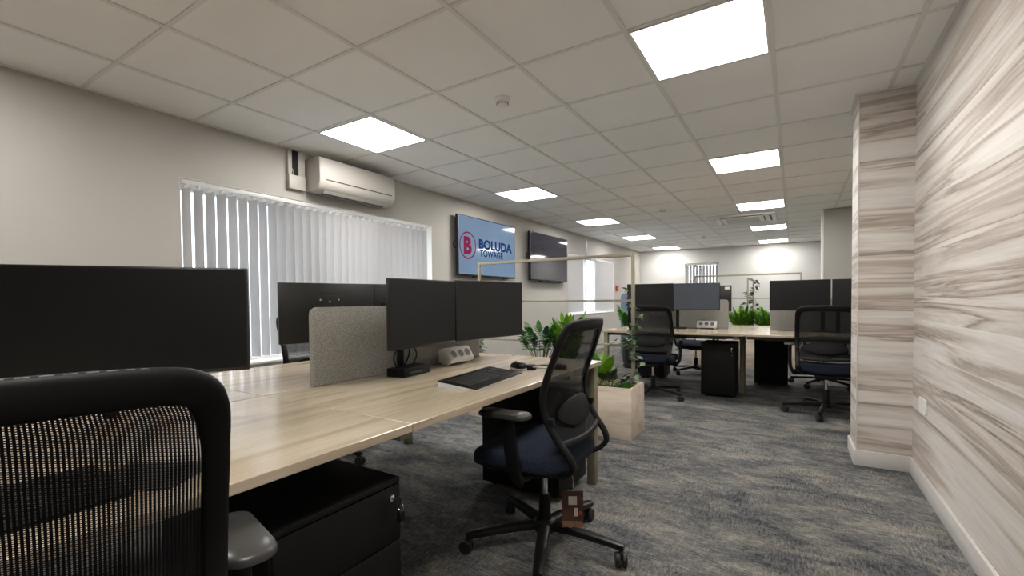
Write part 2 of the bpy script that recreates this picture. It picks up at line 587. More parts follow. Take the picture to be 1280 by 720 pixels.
W1 = (1.105, 3.70, 0.60, 1.975)
W2 = (7.52, 10.10, 0.78, 1.99)
W3 = (0.65, 1.47, 0.95, 2.0)
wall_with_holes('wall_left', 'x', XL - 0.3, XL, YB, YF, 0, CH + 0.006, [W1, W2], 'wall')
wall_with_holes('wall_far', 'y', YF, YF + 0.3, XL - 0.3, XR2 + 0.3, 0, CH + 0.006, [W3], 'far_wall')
bm = nb(); box(bm, XL - 0.3, XR2 + 0.3, YB - 0.3, YB, 0, CH + 0.006); struct('wall_back', bm, 'wall')
bm = nb(); box(bm, XR, XR2 + 0.3, YB, 3.302, 0, CH + 0.006); struct('wall_right', bm, 'clad_y')
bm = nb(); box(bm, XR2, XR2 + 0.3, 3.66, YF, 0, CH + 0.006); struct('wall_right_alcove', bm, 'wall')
# clad column standing forward of the right wall
bm = nb()
box(bm, 3.452, XR2, 3.30, 3.66, 0, CH + 0.006)
for f in bm.faces:
    f.material_index = 0 if abs(f.normal.y) > 0.5 else 1
struct('wall_column', bm, ['clad_x', 'clad_y'])
bm = nb()
box(bm, 3.450, 3.456, 3.296, 3.302, 0, CH, 0.0)
struct('trim_2', bm, 'skirting')
# pale nib further down the room
bm = nb(); box(bm, 3.475, XR2, 7.79, 8.1, 0, CH + 0.006); struct('wall_nib', bm, 'wall')
bm = nb(); box(bm, 3.455, 3.476, 7.782, 8.11, 0, CH + 0.004); struct('trim_3', bm, 'white_wall')
# skirtings
bm = nb(); box(bm, XR - 0.016, XR, YB, 3.284, 0, 0.10, 0.004); struct('baseboard_right', bm, 'skirting')
bm = nb()
box(bm, 3.436, XR - 0.0005, 3.284, 3.2995, 0, 0.10, 0.004)
box(bm, 3.436, 3.4515, 3.2995, 3.66, 0, 0.10, 0.004)
struct('baseboard_column', bm, 'skirting')
bm = nb(); box(bm, XL, XL + 0.016, YB, YF, 0, 0.10, 0.004); struct('baseboard_left', bm, 'skirting')
bm = nb(); box(bm, XL + 0.016, XR2, YF - 0.016, YF, 0, 0.10, 0.004); struct('baseboard_far', bm, 'skirting')
# perimeter ceiling angle
bm = nb()
box(bm, XL, XL + 0.02, YB, YF, CH - 0.001, CH + 0.008)
box(bm, XL + 0.02, XR2, YF - 0.02, YF, CH - 0.001, CH + 0.008)
box(bm, XR - 0.02, XR, YB, 3.28, CH - 0.001, CH + 0.008)
box(bm, 3.43, XR, 3.28, 3.30, CH - 0.001, CH + 0.008)
box(bm, 3.43, 3.452, 3.30, 3.66, CH - 0.001, CH + 0.008)
struct('trim_4', bm, 'tbar')
bm = nb(); box(bm, XL, XL + 0.012, 8.41, 8.435, 1.99, CH, 0.002); struct('trim_5', bm, 'steel')

def window_x(idx, W, mull):
    a, b, zb, zt = W
    xg0, xg1 = XL - 0.22, XL - 0.16
    bm = nb(); f = 0.055
    box(bm, xg0, xg1, a, b, zb, zb + f, 0.004); box(bm, xg0, xg1, a, b, zt - f, zt, 0.004)
    box(bm, xg0, xg1, a, a + f, zb + f, zt - f, 0.004); box(bm, xg0, xg1, b - f, b, zb + f, zt - f, 0.004)
    for m in mull:
        box(bm, xg0, xg1, m - 0.04, m + 0.04, zb + f, zt - f, 0.004)
    root = obj('window_%d' % idx, bm, 'upvc'); root['kind'] = 'structure'
    edges = [a + f] + [v for m in mull for v in (m - 0.04, m + 0.04)] + [b - f]
    for k in range(0, len(edges), 2):
        g = nb(); box(g, xg0 + 0.026, xg0 + 0.034, edges[k], edges[k + 1], zb + f, zt - f)
        obj('pane', g, 'glass', root)
    s = nb(); box(s, XL - 0.16, XL + 0.012, a - 0.0, b + 0.0, zb - 0.0, zb + 0.022, 0.005)
    obj('window_sill', s, 'white_wall', root)
    # white lined reveal
    s = nb()
    box(s, XL - 0.16, XL - 0.001, b - 0.004, b, zb + 0.022, zt - 0.004); box(s, XL - 0.16, XL - 0.001, a, a + 0.004, zb + 0.022, zt - 0.004)
    box(s, XL - 0.16, XL - 0.001, a, b, zt - 0.004, zt)
    obj('reveal_lining', s, 'white_wall', root)
window_x(1, W1, [1.97, 2.83])
window_x(2, W2, [8.74, 9.4])
a, b, zb, zt = W3
bm = nb(); f = 0.05
y0, y1 = YF + 0.14, YF + 0.2
box(bm, a, b, y0, y1, zb, zb + f); box(bm, a, b, y0, y1, zt - f, zt); box(bm, a, a + f, y0, y1, zb + f, zt - f); box(bm, b - f, b, y0, y1, zb + f, zt - f)
w3 = obj('window_3', bm, 'upvc'); w3['kind'] = 'structure'
g = nb(); box(g, a + f, b - f, y0 + 0.026, y0 + 0.034, zb + f, zt - f); obj('pane', g, 'glass', w3)
s = nb(); box(s, a, b, YF - 0.01, YF + 0.14, zb, zb + 0.02, 0.004); obj('window_sill', s, 'white_wall', w3)

# ------------------------------------------------------------------ vertical blinds
def slat_mesh(h, w=0.089):
    bm = nb()
    n = 6; th = 0.0006
    lo, hi = -h, 0.0
    lp0, lp1 = [], []
    pts = []
    for k in range(n + 1):
        s = -w / 2 + w * k / n
        pts.append((s, 0.004 * (1 - (2 * s / w) ** 2)))
    outline = [(s, c + th) for s, c in pts] + [(s, c - th) for s, c in reversed(pts)]
    rings(bm, [[Vector((s, c, lo)) for s, c in outline], [Vector((s, c, hi)) for s, c in outline]])
    return bm

def blind(label, origin, along, length, h, n, angle_fn, skip=lambda i: False, rot=0.0):
    """origin at one end of the head rail; local +X runs along the rail"""
    root = thing('vertical_blind', label, 'blind', origin, rot)
    bm = nb(); box(bm, 0, length, -0.02, 0.02, -0.035, 0.0, 0.004)
    obj('head_rail', bm, 'silver', root)
    first = None
    for i in range(n):
        if skip(i):
            continue
        x = length * (i + 0.5) / n
        if first is None:
            s = obj('slat', slat_mesh(h - 0.075), 'blind', root, 60)
            me = s.data
            hb = nb(); box(hb, -0.018, 0.018, -0.003, 0.003, -0.062, -0.035, 0.002)
            hg = obj('carrier', hb, 'white_plastic', root)
            first = (s, hg)
        else:
            s = first[0].copy(); C.objects.link(s)
            hg = first[1].copy(); C.objects.link(hg)
        s.location = (x, 0, -0.06); s.rotation_euler.z = angle_fn(i)
        hg.location = (x, 0, 0); hg.rotation_euler.z = angle_fn(i)
    return root
rnd = random.Random(4)
# rail local +X -> world +Y  (rotation +90deg): local +Y -> world -X
blind('white vertical blind across the large window left of the desks', (XL - 0.028, W1[0] + 0.01, W1[3] - 0.004), 'y', W1[1] - W1[0] - 0.09, W1[3] - W1[2] - 0.05, 32,
      lambda i: R(-73 + (i * 37 % 7 - 3) * 0.9), rot=PI / 2)
blind('vertical blind with a clear gap in its middle, far window past the wall screens', (XL - 0.045, W2[0] + 0.01, W2[3] - 0.004), 'y', W2[1] - W2[0] - 0.02, W2[3] - W2[2] - 0.05, 30,
      lambda i: R(-55), skip=lambda i: 9 <= i <= 17, rot=PI / 2)
blind('vertical blind in the small window of the far end wall', (W3[0] + 0.01, YF + 0.05, W3[3] - 0.006), 'x', W3[1] - W3[0] - 0.02, W3[3] - W3[2] - 0.05, 10,
      lambda i: R(48), rot=0.0)

# ------------------------------------------------------------------ ceiling lights
def led_panel(i, j, label, proto=[None], group='square LED panels set in the tiled ceiling'):
    loc = (i * T + T / 2, j * T + T / 2, CH)
    if proto[0] is None:
        t = thing('ceiling_light', label, 'ceiling light', loc, 0, group)
        bm = nb(); o_, i_ = 0.288, 0.277
        for (x0, x1, y0, y1) in ((-o_, o_, -o_, -i_), (-o_, o_, i_, o_), (-o_, -i_, -i_, i_), (i_, o_, -i_, i_)):
            box(bm, x0, x1, y0, y1, -0.004, 0.006, 0.001)
        obj('light_frame', bm, 'white_plastic', t)
        bm = nb(); box(bm, -i_, i_, -i_, i_, -0.001, 0.0055)
        obj('diffuser', bm, 'led', t)
        proto[0] = t
        return t
    return dup(proto[0], label, loc, group=group)
ordn = ['nearest the camera', 'second from the camera', 'third from the camera', 'fourth from the camera', 'farthest from the camera']
for k, j in enumerate((3, 7, 11, 15, 19)):
    led_panel(0, j, 'square LED ceiling panel %s in the row along the left wall' % ordn[k])
    led_panel(4, j, 'square LED ceiling panel %s in the right-hand row of panels' % ordn[k])
for j in (-1,):
    for i in (0, 4):
        led_panel(i, j, 'lit square ceiling panel behind the camera', group='ceiling panels behind the camera')

# ------------------------------------------------------------------ air conditioner and its pipe cover
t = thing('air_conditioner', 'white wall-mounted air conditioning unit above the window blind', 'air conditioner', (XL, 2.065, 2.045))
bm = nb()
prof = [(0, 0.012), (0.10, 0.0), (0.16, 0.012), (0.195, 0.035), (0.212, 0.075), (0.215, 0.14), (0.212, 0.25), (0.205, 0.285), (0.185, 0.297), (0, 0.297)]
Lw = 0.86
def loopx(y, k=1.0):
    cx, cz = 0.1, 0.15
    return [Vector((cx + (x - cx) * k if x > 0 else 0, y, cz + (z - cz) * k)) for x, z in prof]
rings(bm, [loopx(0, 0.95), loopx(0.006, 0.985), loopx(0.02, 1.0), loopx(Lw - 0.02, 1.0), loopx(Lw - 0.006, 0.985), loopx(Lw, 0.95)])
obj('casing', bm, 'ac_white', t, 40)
bm = nb(); box(bm, 0.2100, 0.2165, 0.06, Lw - 0.05, 0.098, 0.106, 0.001); obj('panel_gap', bm, 'dark_grey', t)
bm = nb()
mt = Matrix.Translation((0.176, 0, 0.0385)) @ Matrix.Rotation(R(-52), 4, 'Y')
box(bm, -0.05, 0.036, 0.07, Lw - 0.07, -0.008, 0.004, 0.003, mat=mt); obj('air_flap', bm, 'ac_white', t)
bm = nb()
mt = Matrix.Translation((0.128, 0, 0.0045)) @ Matrix.Rotation(R(-14), 4, 'Y')
box(bm, -0.03, 0.03, 0.08, Lw - 0.08, -0.004, 0.0, 0.001, mat=mt); obj('air_outlet', bm, 'dark_grey', t)
bm = nb(); box(bm, 0.2015, 0.2035, Lw - 0.07, Lw - 0.055, 0.052, 0.058, mat=None); obj('indicator', bm, 'dark_grey', t)

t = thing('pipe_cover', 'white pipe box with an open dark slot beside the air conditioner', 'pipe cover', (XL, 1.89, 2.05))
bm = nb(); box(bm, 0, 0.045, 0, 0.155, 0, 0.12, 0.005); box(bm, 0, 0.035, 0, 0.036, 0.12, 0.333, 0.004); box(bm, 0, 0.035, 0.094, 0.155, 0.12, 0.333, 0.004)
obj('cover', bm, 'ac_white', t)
bm = nb(); box(bm, 0.0, 0.022, 0.036, 0.094, 0.12, 0.333); obj('pipe_bundle', bm, 'black_plastic', t)
bm = nb(); tube(bm, [(0.026, 0.045, 0.12), (0.028, 0.05, 0.145), (0.026, 0.042, 0.175)], 0.004); obj('wire', bm, 'green_wire', t)

# ------------------------------------------------------------------ wall screens
def text_mesh(s, size, mat, name, parent, loc, rot, extr=0.0004, off=0.0, xs=1.0):
    cu = bpy.data.curves.new('tmp', 'FONT'); cu.body = s; cu.size = size; cu.extrude = extr; cu.offset = off
    cu.resolution_u = 6
    o = bpy.data.objects.new('tmp', cu); C.objects.link(o)
    dg = bpy.context.evaluated_depsgraph_get()
    me = bpy.data.meshes.new_from_object(o.evaluated_get(dg))
    bpy.data.objects.remove(o); bpy.data.curves.remove(cu)
    me.materials.clear(); me.materials.append(M[mat]); me.name = name
    for v in me.vertices:
        v.co.x *= xs
    n = bpy.data.objects.new(name, me); C.objects.link(n)
    n.parent = parent; n.location = loc; n.rotation_euler = rot
    return n

def wall_tv(label, y0, y1, z0, z1, scr):
    w, h = y1 - y0, z1 - z0
    t = thing('wall_television', label, 'television', (XL, y0, z0))
    bm = nb(); box(bm, 0.055, 0.098, 0, w, 0, h, 0.006); box(bm, 0.03, 0.056, w * 0.16, w * 0.84, h * 0.18, h * 0.82, 0.008)
    obj('housing', bm, 'bezel', t)
    bm = nb(); box(bm, 0.0975, 0.0995, 0.012, w - 0.012, 0.022, h - 0.012); obj('screen', bm, scr, t)
    bm = nb(); box(bm, 0, 0.031, w * 0.3, w * 0.7, h * 0.35, h * 0.65, 0.003)
    for s in (0.35, 0.65):
        box(bm, 0.028, 0.034, w * s - 0.02, w * s + 0.02, h * 0.12, h * 0.88)
    tube(bm, [(0.05, 0.16 * w, h * 0.42), (0.04, 0.03, h * 0.45), (0.035, -0.012, h * 0.5), (0.04, 0.03, h * 0.56), (0.05, 0.16 * w, h * 0.6)], 0.006)
    obj('wall_bracket', bm, 'black_plastic', t)
    bm = nb(); box(bm, 0.06, 0.1, w * 0.45, w * 0.52, -0.008, 0.001, 0.002); box(bm, 0.06, 0.095, w * 0.24, w * 0.3, -0.012, 0.001, 0.002); box(bm, 0.06, 0.095, w * 0.78, w * 0.86, -0.012, 0.001, 0.002)
    obj('receiver', bm, 'black_plastic', t)
    return t
tv = wall_tv('wall television showing the blue BOLUDA TOWAGE screen', 4.07, 5.43, 1.405, 2.175, 'tv_screen')
RX = (R(90), 0, R(90))
# ring round the B
bm = nb()
path = [Vector((0, 0.198 + 0.166 * math.cos(2 * PI * k / 48), 0.390 + 0.166 * math.sin(2 * PI * k / 48))) for k in range(48)]
sweep(bm, path, 0.0095, 0.0006, (1, 0, 0), True, 8)
obj('emblem_ring', bm, 'logo_red', tv, loc=(0.1003, 0, 0))
text_mesh('B', 0.29, 'logo_red', 'emblem_letter', tv, (0.1003, 0.105, 0.290), RX, off=0.016)
text_mesh('BOLUDA', 0.168, 'logo_navy', 'lettering', tv, (0.1003, 0.43, 0.378), RX, off=0.007, xs=1.22)
text_mesh('TOWAGE', 0.125, 'logo_navy', 'lettering', tv, (0.1003, 0.455, 0.272), RX, off=0.003, xs=1.03)
wall_tv('dark wall television hanging beyond the BOLUDA screen', 5.89, 7.27, 1.40, 2.185, 'tv_dark')

# ------------------------------------------------------------------ ceiling fittings
def detector(label, x, y, r=0.05):
    t = thing('smoke_detector', label, 'smoke detector', (x, y, CH + 0.006), 0)
    bm = nb(); lathe(bm, [(r, 0), (r, -0.012), (r * 0.9, -0.018)], 24); obj('detector_base', bm, 'white_plastic', t)
    bm = nb(); lathe(bm, [(r * 0.8, -0.017), (r * 0.82, -0.03), (r * 0.66, -0.044), (r * 0.3, -0.048)], 24); obj('detector_head', bm, 'white_plastic', t)
    bm = nb()
    for k in range(12):
        a = 2 * PI * k / 12
        box(bm, r * 0.70, r * 0.80, -0.004, 0.004, -0.038, -0.030, mat=Matrix.Rotation(a, 4, 'Z'))
    obj('sensor_slots', bm, 'dark_grey', t)
detector('round white smoke detector on the ceiling tile nearest the camera', 1.50, 2.10)
detector('small round detector on the ceiling near the middle of the room', 1.47, 6.42, 0.045)
detector('small round detector on the ceiling beyond the cassette air conditioner', 1.48, 9.95, 0.045)

t = thing('ceiling_cassette', 'square white ceiling cassette air conditioner between the right-hand ceiling panels', 'air conditioner', (2.39, 7.93, CH))
bm = nb()
o_, i_ = 0.475, 0.30
for (x0, x1, y0, y1) in ((-o_, o_, -o_, -o_ + 0.06), (-o_, o_, o_ - 0.06, o_), (-o_, -o_ + 0.06, -o_ + 0.06, o_ - 0.06), (o_ - 0.06, o_, -o_ + 0.06, o_ - 0.06)):
    box(bm, x0, x1, y0, y1, -0.03, 0.006, 0.006)
for (x0, x1, y0, y1) in ((-i_, i_, -i_, i_), (-o_ + 0.06, -i_, -o_ + 0.06, -i_), (i_, o_ - 0.06, -o_ + 0.06, -i_), (-o_ + 0.06, -i_, i_, o_ - 0.06), (i_, o_ - 0.06, i_, o_ - 0.06)):
    box(bm, x0, x1, y0, y1, -0.034, -0.002, 0.004)
obj('fascia', bm, 'white_plastic', t)
bm = nb(); box(bm, -o_ + 0.05, o_ - 0.05, -o_ + 0.05, o_ - 0.05, -0.012, 0.004); obj('air_slot', bm, 'dark_grey', t)
for k in range(4):
    bm = nb(); mt = Matrix.Rotation(k * PI / 2, 4, 'Z') @ Matrix.Translation((0, -0.357, -0.03)) @ Matrix.Rotation(R(25), 4, 'X')
    box(bm, -0.29, 0.29, -0.035, 0.04, -0.004, 0.004, 0.002, mat=mt); obj('louvre', bm, 'white_plastic', t)
bm = nb()
for k in range(11):
    box(bm, -0.24, 0.24, -0.24 + k * 0.048 - 0.003, -0.24 + k * 0.048 + 0.003, -0.0352, -0.0335)
obj('intake_grille', bm, 'dark_grey', t)

# ------------------------------------------------------------------ wall fittings
t = thing('wall_plate', 'blank white plate low on the clad right wall beside the column', 'wall plate', (XR - 0.0005, 3.02, 0.475))
bm = nb(); prism(bm, rrect(0.146, 0.086, 0.008, 3), lambda a, b, d: Vector((-d, a, b)), 0, 0.009, 0.002); obj('plate', bm, 'white_plastic', t)
bm = nb()
for s in (-0.06, 0.06):
    cyl(bm, (-0.0085, s, 0), (-0.0098, s, 0), 0.003, 8)
obj('screws', bm, 'silver', t)

t = thing('fire_call_point', 'small red fire alarm call point on the left wall beyond the far window', 'fire alarm', (XL, 10.28, 1.34))
bm = nb(); prism(bm, rrect(0.13, 0.13, 0.012, 3), lambda a, b, d: Vector((d, a, b)), 0, 0.045, 0.006); obj('case', bm, 'red', t)
bm = nb(); box(bm, 0.0445, 0.046, -0.03, 0.03, -0.035, 0.02, 0.0004); obj('break_glass', bm, 'label_white', t)

# ------------------------------------------------------------------ desks
DZ = 0.73
def desk(label, cx, cy, rotz, length, depth, end_sign, joint_leg, group, vis_edge=1):
    """local X along the length, local +Y the user's edge; end_sign: which x end has the corner leg"""
    t = thing('bench_desk', label, 'desk', (cx, cy, 0), rotz, group)
    hl, hd = length / 2, depth / 2
    bm = nb(); box(bm, -hl, hl, -hd, hd, DZ - 0.025, DZ, 0.0015, 1); obj('desktop', bm, 'oak', t)
    e = end_sign
    x0, x1 = sorted((e * (hl - 0.01), e * (hl - 0.06)))
    bm = nb(); box(bm, x0, x1, hd - 0.07, hd - 0.02, 0.0, DZ - 0.0255, 0.003); obj('leg', bm, 'olive_metal', t)
    bm = nb(); box(bm, x0, x1, -hd + 0.005, hd - 0.07, DZ - 0.0655, DZ - 0.0255, 0.003); obj('end_rail', bm, 'olive_metal', t)
    bm = nb(); box(bm, -hl + 0.06, hl - 0.06, hd - 0.20, hd - 0.16, DZ - 0.0655, DZ - 0.0255, 0.002)
    box(bm, -hl + 0.06, hl - 0.06, -hd + 0.10, -hd + 0.14, DZ - 0.0655, DZ - 0.0255, 0.002); obj('support_beam', bm, 'beam', t)
    bm = nb(); box(bm, -hl + 0.2, hl - 0.2, -hd + 0.02, -hd + 0.09, DZ - 0.12, DZ - 0.0255, 0.002); obj('cable_tray', bm, 'beam', t)
    if joint_leg:
        xa, xb = sorted((-e * (hl - 0.005), -e * (hl - 0.055)))
        bm = nb(); box(bm, xa, xb, -hd + 0.03, -hd + 0.08, 0.0, DZ - 0.0255, 0.003)
        obj('joint_leg', bm, 'olive_metal', t)
        bm = nb(); box(bm, xa, xb, -hd + 0.08, hd - 0.06, DZ - 0.0655, DZ - 0.0255, 0.002); obj('joint_rail', bm, 'olive_metal', t)
    return t
# near bench: long side along world Y.  user edge +X -> local +Y must map to +X: rotz=-90 ; local X -> -Y
gN = 'desks of the near bench'
YJ, YE = 0.606, 2.18
ln = YE - YJ - 0.002
desk('near bench oak desk with the keyboard and twin monitors, aisle side', (1.335 + 2.13) / 2, (YJ + YE) / 2 + 0.001, -PI / 2, ln, 0.795, -1, True, gN)
desk('near bench oak desk behind the felt screen, window side', (0.53 + 1.325) / 2, (YJ + YE) / 2 + 0.001, PI / 2, ln, 0.795, 1, True, gN)
desk('near bench oak desk under the big dark monitor at the left, aisle side', (1.335 + 2.13) / 2, YJ - 0.001 - ln / 2, -PI / 2, ln, 0.795, 1, False, gN)
desk('near bench oak desk at the left edge, window side behind the big monitor', (0.53 + 1.325) / 2, YJ - 0.001 - ln / 2, PI / 2, ln, 0.795, -1, False, gN)
# far bench: long side along world X, user edge -Y for the front pair (rotz=180)
gF = 'desks of the far bench'
desk('far bench oak desk on the left, facing the camera', (1.19 + 2.630) / 2, 5.0975, PI, 1.4392, 0.795, 1, True, gF)
desk('far bench oak desk on the right, next to the clad column', (2.630 + 4.07) / 2, 5.0975, PI, 1.4392, 0.795, -1, False, gF)
desk('far bench oak desk on the left, rear side before the planter', (1.19 + 2.630) / 2, 5.9025, 0, 1.4392, 0.795, -1, True, gF)
desk('far bench oak desk on the right, rear side before the planter', (2.630 + 4.07) / 2, 5.9025, 0, 1.4392, 0.795, 1, False, gF)

# felt screens
def felt_screen(label, loc, rotz, length, h, brackets=True):
    t = thing('desk_screen', label, 'desk screen', loc, rotz, 'grey felt desk screens')
    bm = nb()
    pts = []
    r_ = 0.035
    for k in range(7):
        a = R(90 * k / 6); pts.append((length - r_ + r_ * math.cos(a), h - r_ + r_ * math.sin(a)))
    for k in range(7):
        a = R(90 + 90 * k / 6); pts.append((r_ + r_ * math.cos(a), h - r_ + r_ * math.sin(a)))
    pts += [(0, 0), (length, 0)]
    prism(bm, pts, lambda a, b, d: Vector((a, d, b)), -0.016, 0.016, 0.005)
    obj('felt_panel', bm, 'felt', t)
    for x in (0.3, length - 0.3):
        bm = nb()
        box(bm, x - 0.02, x + 0.02, 0.016, 0.028, 0.0, 0.05, 0.002)
        box(bm, x - 0.02, x + 0.02, 0.016, 0.05, 0.0, 0.004, 0.001)
        obj('fixing_bracket', bm, 'dark_grey', t)
    return t
felt_screen('grey felt screen along the middle of the near bench', (1.33, 0.818, DZ), PI / 2, 1.215, 0.343)
felt_screen('grey felt screen behind the left pair of far monitors', (1.36, 5.5, DZ), 0, 1.09, 0.345)
felt_screen('grey felt screen behind the right-hand far monitors', (2.875, 5.5, DZ), 0, 1.05, 0.345)

# ------------------------------------------------------------------ monitors
def monitor(label, w, h, center, az, pole=None, base=None, group=None, back_detail=False, sticker=False, arm_only=False, screen='mon_screen', curve=0.0, chin=0.012):
    """center: centre of the screen face; az: heading of its facing direction (deg from +X, ccw)
       pole: xy of the stand; base: kind"""
    t = thing('computer_monitor', label, 'monitor', (center[0], center[1], DZ), R(az), group)
    zc = center[2] - DZ
    z0, z1 = zc - h / 2, zc + h / 2
    bm = nb()
    box(bm, -0.022, 0.0, -w / 2, w / 2, z0, z1, 0.004)
    box(bm, -0.042, -0.02, -w * 0.22, w * 0.22, z0 + 0.02, zc + 0.02, 0.012)
    obj('housing', bm, 'mon_back', t)
    bm = nb(); box(bm, -0.001, 0.0012, -w / 2 + 0.007, w / 2 - 0.007, z0 + chin, z1 - 0.007)
    obj('screen', bm, screen, t)
    bm = nb(); box(bm, -0.0005, 0.0016, -0.016, 0.016, z0 + 0.004, z0 + 0.008); obj('maker_badge', bm, 'dark_grey', t)
    if back_detail:
        for i, (y, z) in enumerate(((-0.05, 0.07), (0.05, 0.07), (0.0, 0.06))):
            b = nb(); cyl(b, (-0.0215, y, zc + z), (-0.0245, y, zc + z), 0.005, 10); obj('mount_screw', b, 'screw', t)
        b = nb(); box(b, -0.0235, -0.0218, -0.045, 0.045, z1 - 0.062, z1 - 0.048, 0.0003)
        obj('maker_badge', b, 'dark_grey', t)
    if sticker:
        b = nb(); box(b, -0.0235, -0.0215, -w / 2 + 0.02, -w / 2 + 0.075, z1 - 0.05, z1 - 0.02); obj('sticker', b, 'label_white', t)
    if pole:
        inv = Matrix.Rotation(-R(az), 4, 'Z')
        pl = inv @ Vector((pole[0] - center[0], pole[1] - center[1], 0))
        if not arm_only:
            bm = nb(); cyl(bm, (pl.x, pl.y, 0.0 if not base and base != 0 else 0.012), (pl.x, pl.y, zc + 0.05), 0.019, 14)
            obj('stand_pole', bm, 'black_satin', t)
        bm = nb()
        sweep(bm, catmull([(pl.x, pl.y, zc), (pl.x * 0.6 - 0.02, pl.y * 0.55, zc), (-0.045, 0, zc)], 6), 0.022, 0.012, (0, 0, 1), power=0.7)
        box(bm, -0.054, -0.04, -0.05, 0.05, zc - 0.075, zc + 0.03, 0.004)
        obj('monitor_arm', bm, 'black_satin', t)
        if base is not None:
            bm = nb(); mt = Matrix.Translation((pl.x, pl.y, 0)) @ inv @ Matrix.Rotation(R(base), 4, 'Z')
            prism(bm, rrect(0.20, 0.15, 0.02, 4), lambda a, b, d: mt @ Vector((a, b, d)), 0.0005, 0.014, 0.003)
            obj('stand_base', bm, 'black_satin', t)
    return t
gM = 'black flat monitors on the desks'
def edge_monitor(label, e0, e1, zc, h, **kw):
    """monitor from the plan positions of its left and right edges (seen from its front)"""
    a = Vector((e0[0], e0[1])); b = Vector((e1[0], e1[1]))
    d = b - a
    az = math.degrees(math.atan2(-d.x, d.y))          # local +Y runs from edge e0 to e1
    c = (a + b) / 2
    return monitor(label, d.length, h, (c.x, c.y, zc), az, group=gM, **kw)
edge_monitor('big dark monitor at the left edge of the frame, above the nearest chair', (1.155, -0.17), (1.549, 0.441), 1.042, 0.34, pole=(1.22, 0.17))
edge_monitor('left one of the twin black monitors above the keyboard', (1.583, 1.034), (1.561, 1.519), 1.038, 0.327, pole=(1.372, 1.30))
edge_monitor('right one of the twin black monitors, next to the planter end', (1.562, 1.524), (1.658, 2.062), 1.042, 0.33, pole=(1.400, 1.325), arm_only=True)
# window-side monitors show their backs: fronts face the window (-X)
edge_monitor('monitor seen from behind, left of the felt screen and facing the window', (0.960, 1.484), (0.814, 0.981), 1.037, 0.325, pole=(1.10, 1.44), back_detail=True)
edge_monitor('monitor seen from behind, mostly hidden by the twin monitors', (1.06, 2.03), (0.953, 1.490), 1.038, 0.325, pole=(1.10, 1.56))
# far bench
edge_monitor('far left monitor behind the planter frame post', (1.33, 5.20), (1.885, 5.215), 1.108, 0.335, pole=(1.87, 5.325), arm_only=True)
edge_monitor('paler grey-screened monitor on the far left desk, over the power module', (1.892, 5.19), (2.392, 5.22), 1.112, 0.315, pole=(1.90, 5.37), base=0, screen='mon_reflection')
edge_monitor('wide black monitor on the far right desk', (2.88, 5.20), (3.418, 5.20), 1.115, 0.32, pole=(3.36, 5.36), base=0)
edge_monitor('monitor partly hidden behind the clad column', (3.428, 5.20), (3.96, 5.12), 1.115, 0.32, pole=(3.49, 5.36))
edge_monitor('monitor on the rear side of the far bench with a pale sticker on its back', (2.452, 5.80), (1.92, 5.82), 1.09, 0.32, pole=(1.95, 5.66), base=0, sticker=True)

# docking box with the cables at the foot of the twin monitors' stand
t = thing('docking_box', 'black box with cables at the foot of the twin monitors', 'docking box', (1.468, 1.265, DZ), R(90 + 6))
bm = nb(); box(bm, -0.105, 0.105, -0.055, 0.055, 0.001, 0.042, 0.005); obj('case', bm, 'black_plastic', t)
bm = nb(); box(bm, -0.07, 0.03, -0.0565, -0.0545, 0.014, 0.024, 0.0006); obj('front_port', bm, 'dark_grey', t)
for k, pts in enumerate(([(-0.06, 0.03, 0.042), (-0.09, 0.02, 0.09), (-0.03, 0.04, 0.15), (0.03, 0.04, 0.19)],
                         [(0.0, 0.03, 0.042), (0.0, 0.0, 0.10), (0.03, 0.02, 0.16), (0.05, 0.04, 0.20)],
                         [(0.07, 0.03, 0.042), (0.10, 0.03, 0.09), (0.08, 0.045, 0.15), (0.05, 0.05, 0.20)])):
    bm = nb(); tube(bm, pts, 0.004); obj('cable', bm, 'cable', t)

# power modules
def power_module(label, loc, rotz):
    t = thing('power_module', label, 'power socket', loc, rotz, 'white desk power modules')
    bm = nb()
    pts = [(-0.045, 0.0), (0.045, 0.0), (0.048, 0.02), (0.012, 0.078), (-0.012, 0.084), (-0.045, 0.072)]
    prism(bm, pts, lambda a, b, d: Vector((d, -a, b)), -0.108, 0.108, 0.004)
    bmesh.ops.translate(bm, vec=(0, 0, 0.012), verts=bm.verts[:])
    for s in (-0.09, 0.09):
        box(bm, s - 0.012, s + 0.012, -0.02, 0.03, 0.0005, 0.014, 0.002)
    obj('housing', bm, 'white_plastic', t)
    nrm = Vector((0, -0.058, 0.036)).normalized()
    c0 = Vector((0, -0.0305, 0.061))
    for k in (-1, 0, 1):
        c = c0 + Vector((k * 0.064, 0, 0))
        q = nrm.to_track_quat('Z', 'X').to_matrix().to_4x4()
        bm = nb(); lathe(bm, [(0.026, -0.004), (0.026, 0.003), (0.0225, 0.004), (0.021, 0.0006), (0.003, 0.0004)], 20, Matrix.Translation(c) @ q)
        s = obj('socket', bm, 'silver', t)
        bm = nb()
        lathe(bm, [(0.0205, 0.0006), (0.0205, 0.0022), (0.0195, 0.0024)], 20, Matrix.Translation(c) @ q); obj('socket_face', bm, 'socket_dark', s)
    return t
power_module('white three-socket power module against the near felt screen', (1.42, 1.70, DZ), PI / 2)
power_module('white three-socket power module on the far left desk', (2.225, 5.42, DZ), 0)

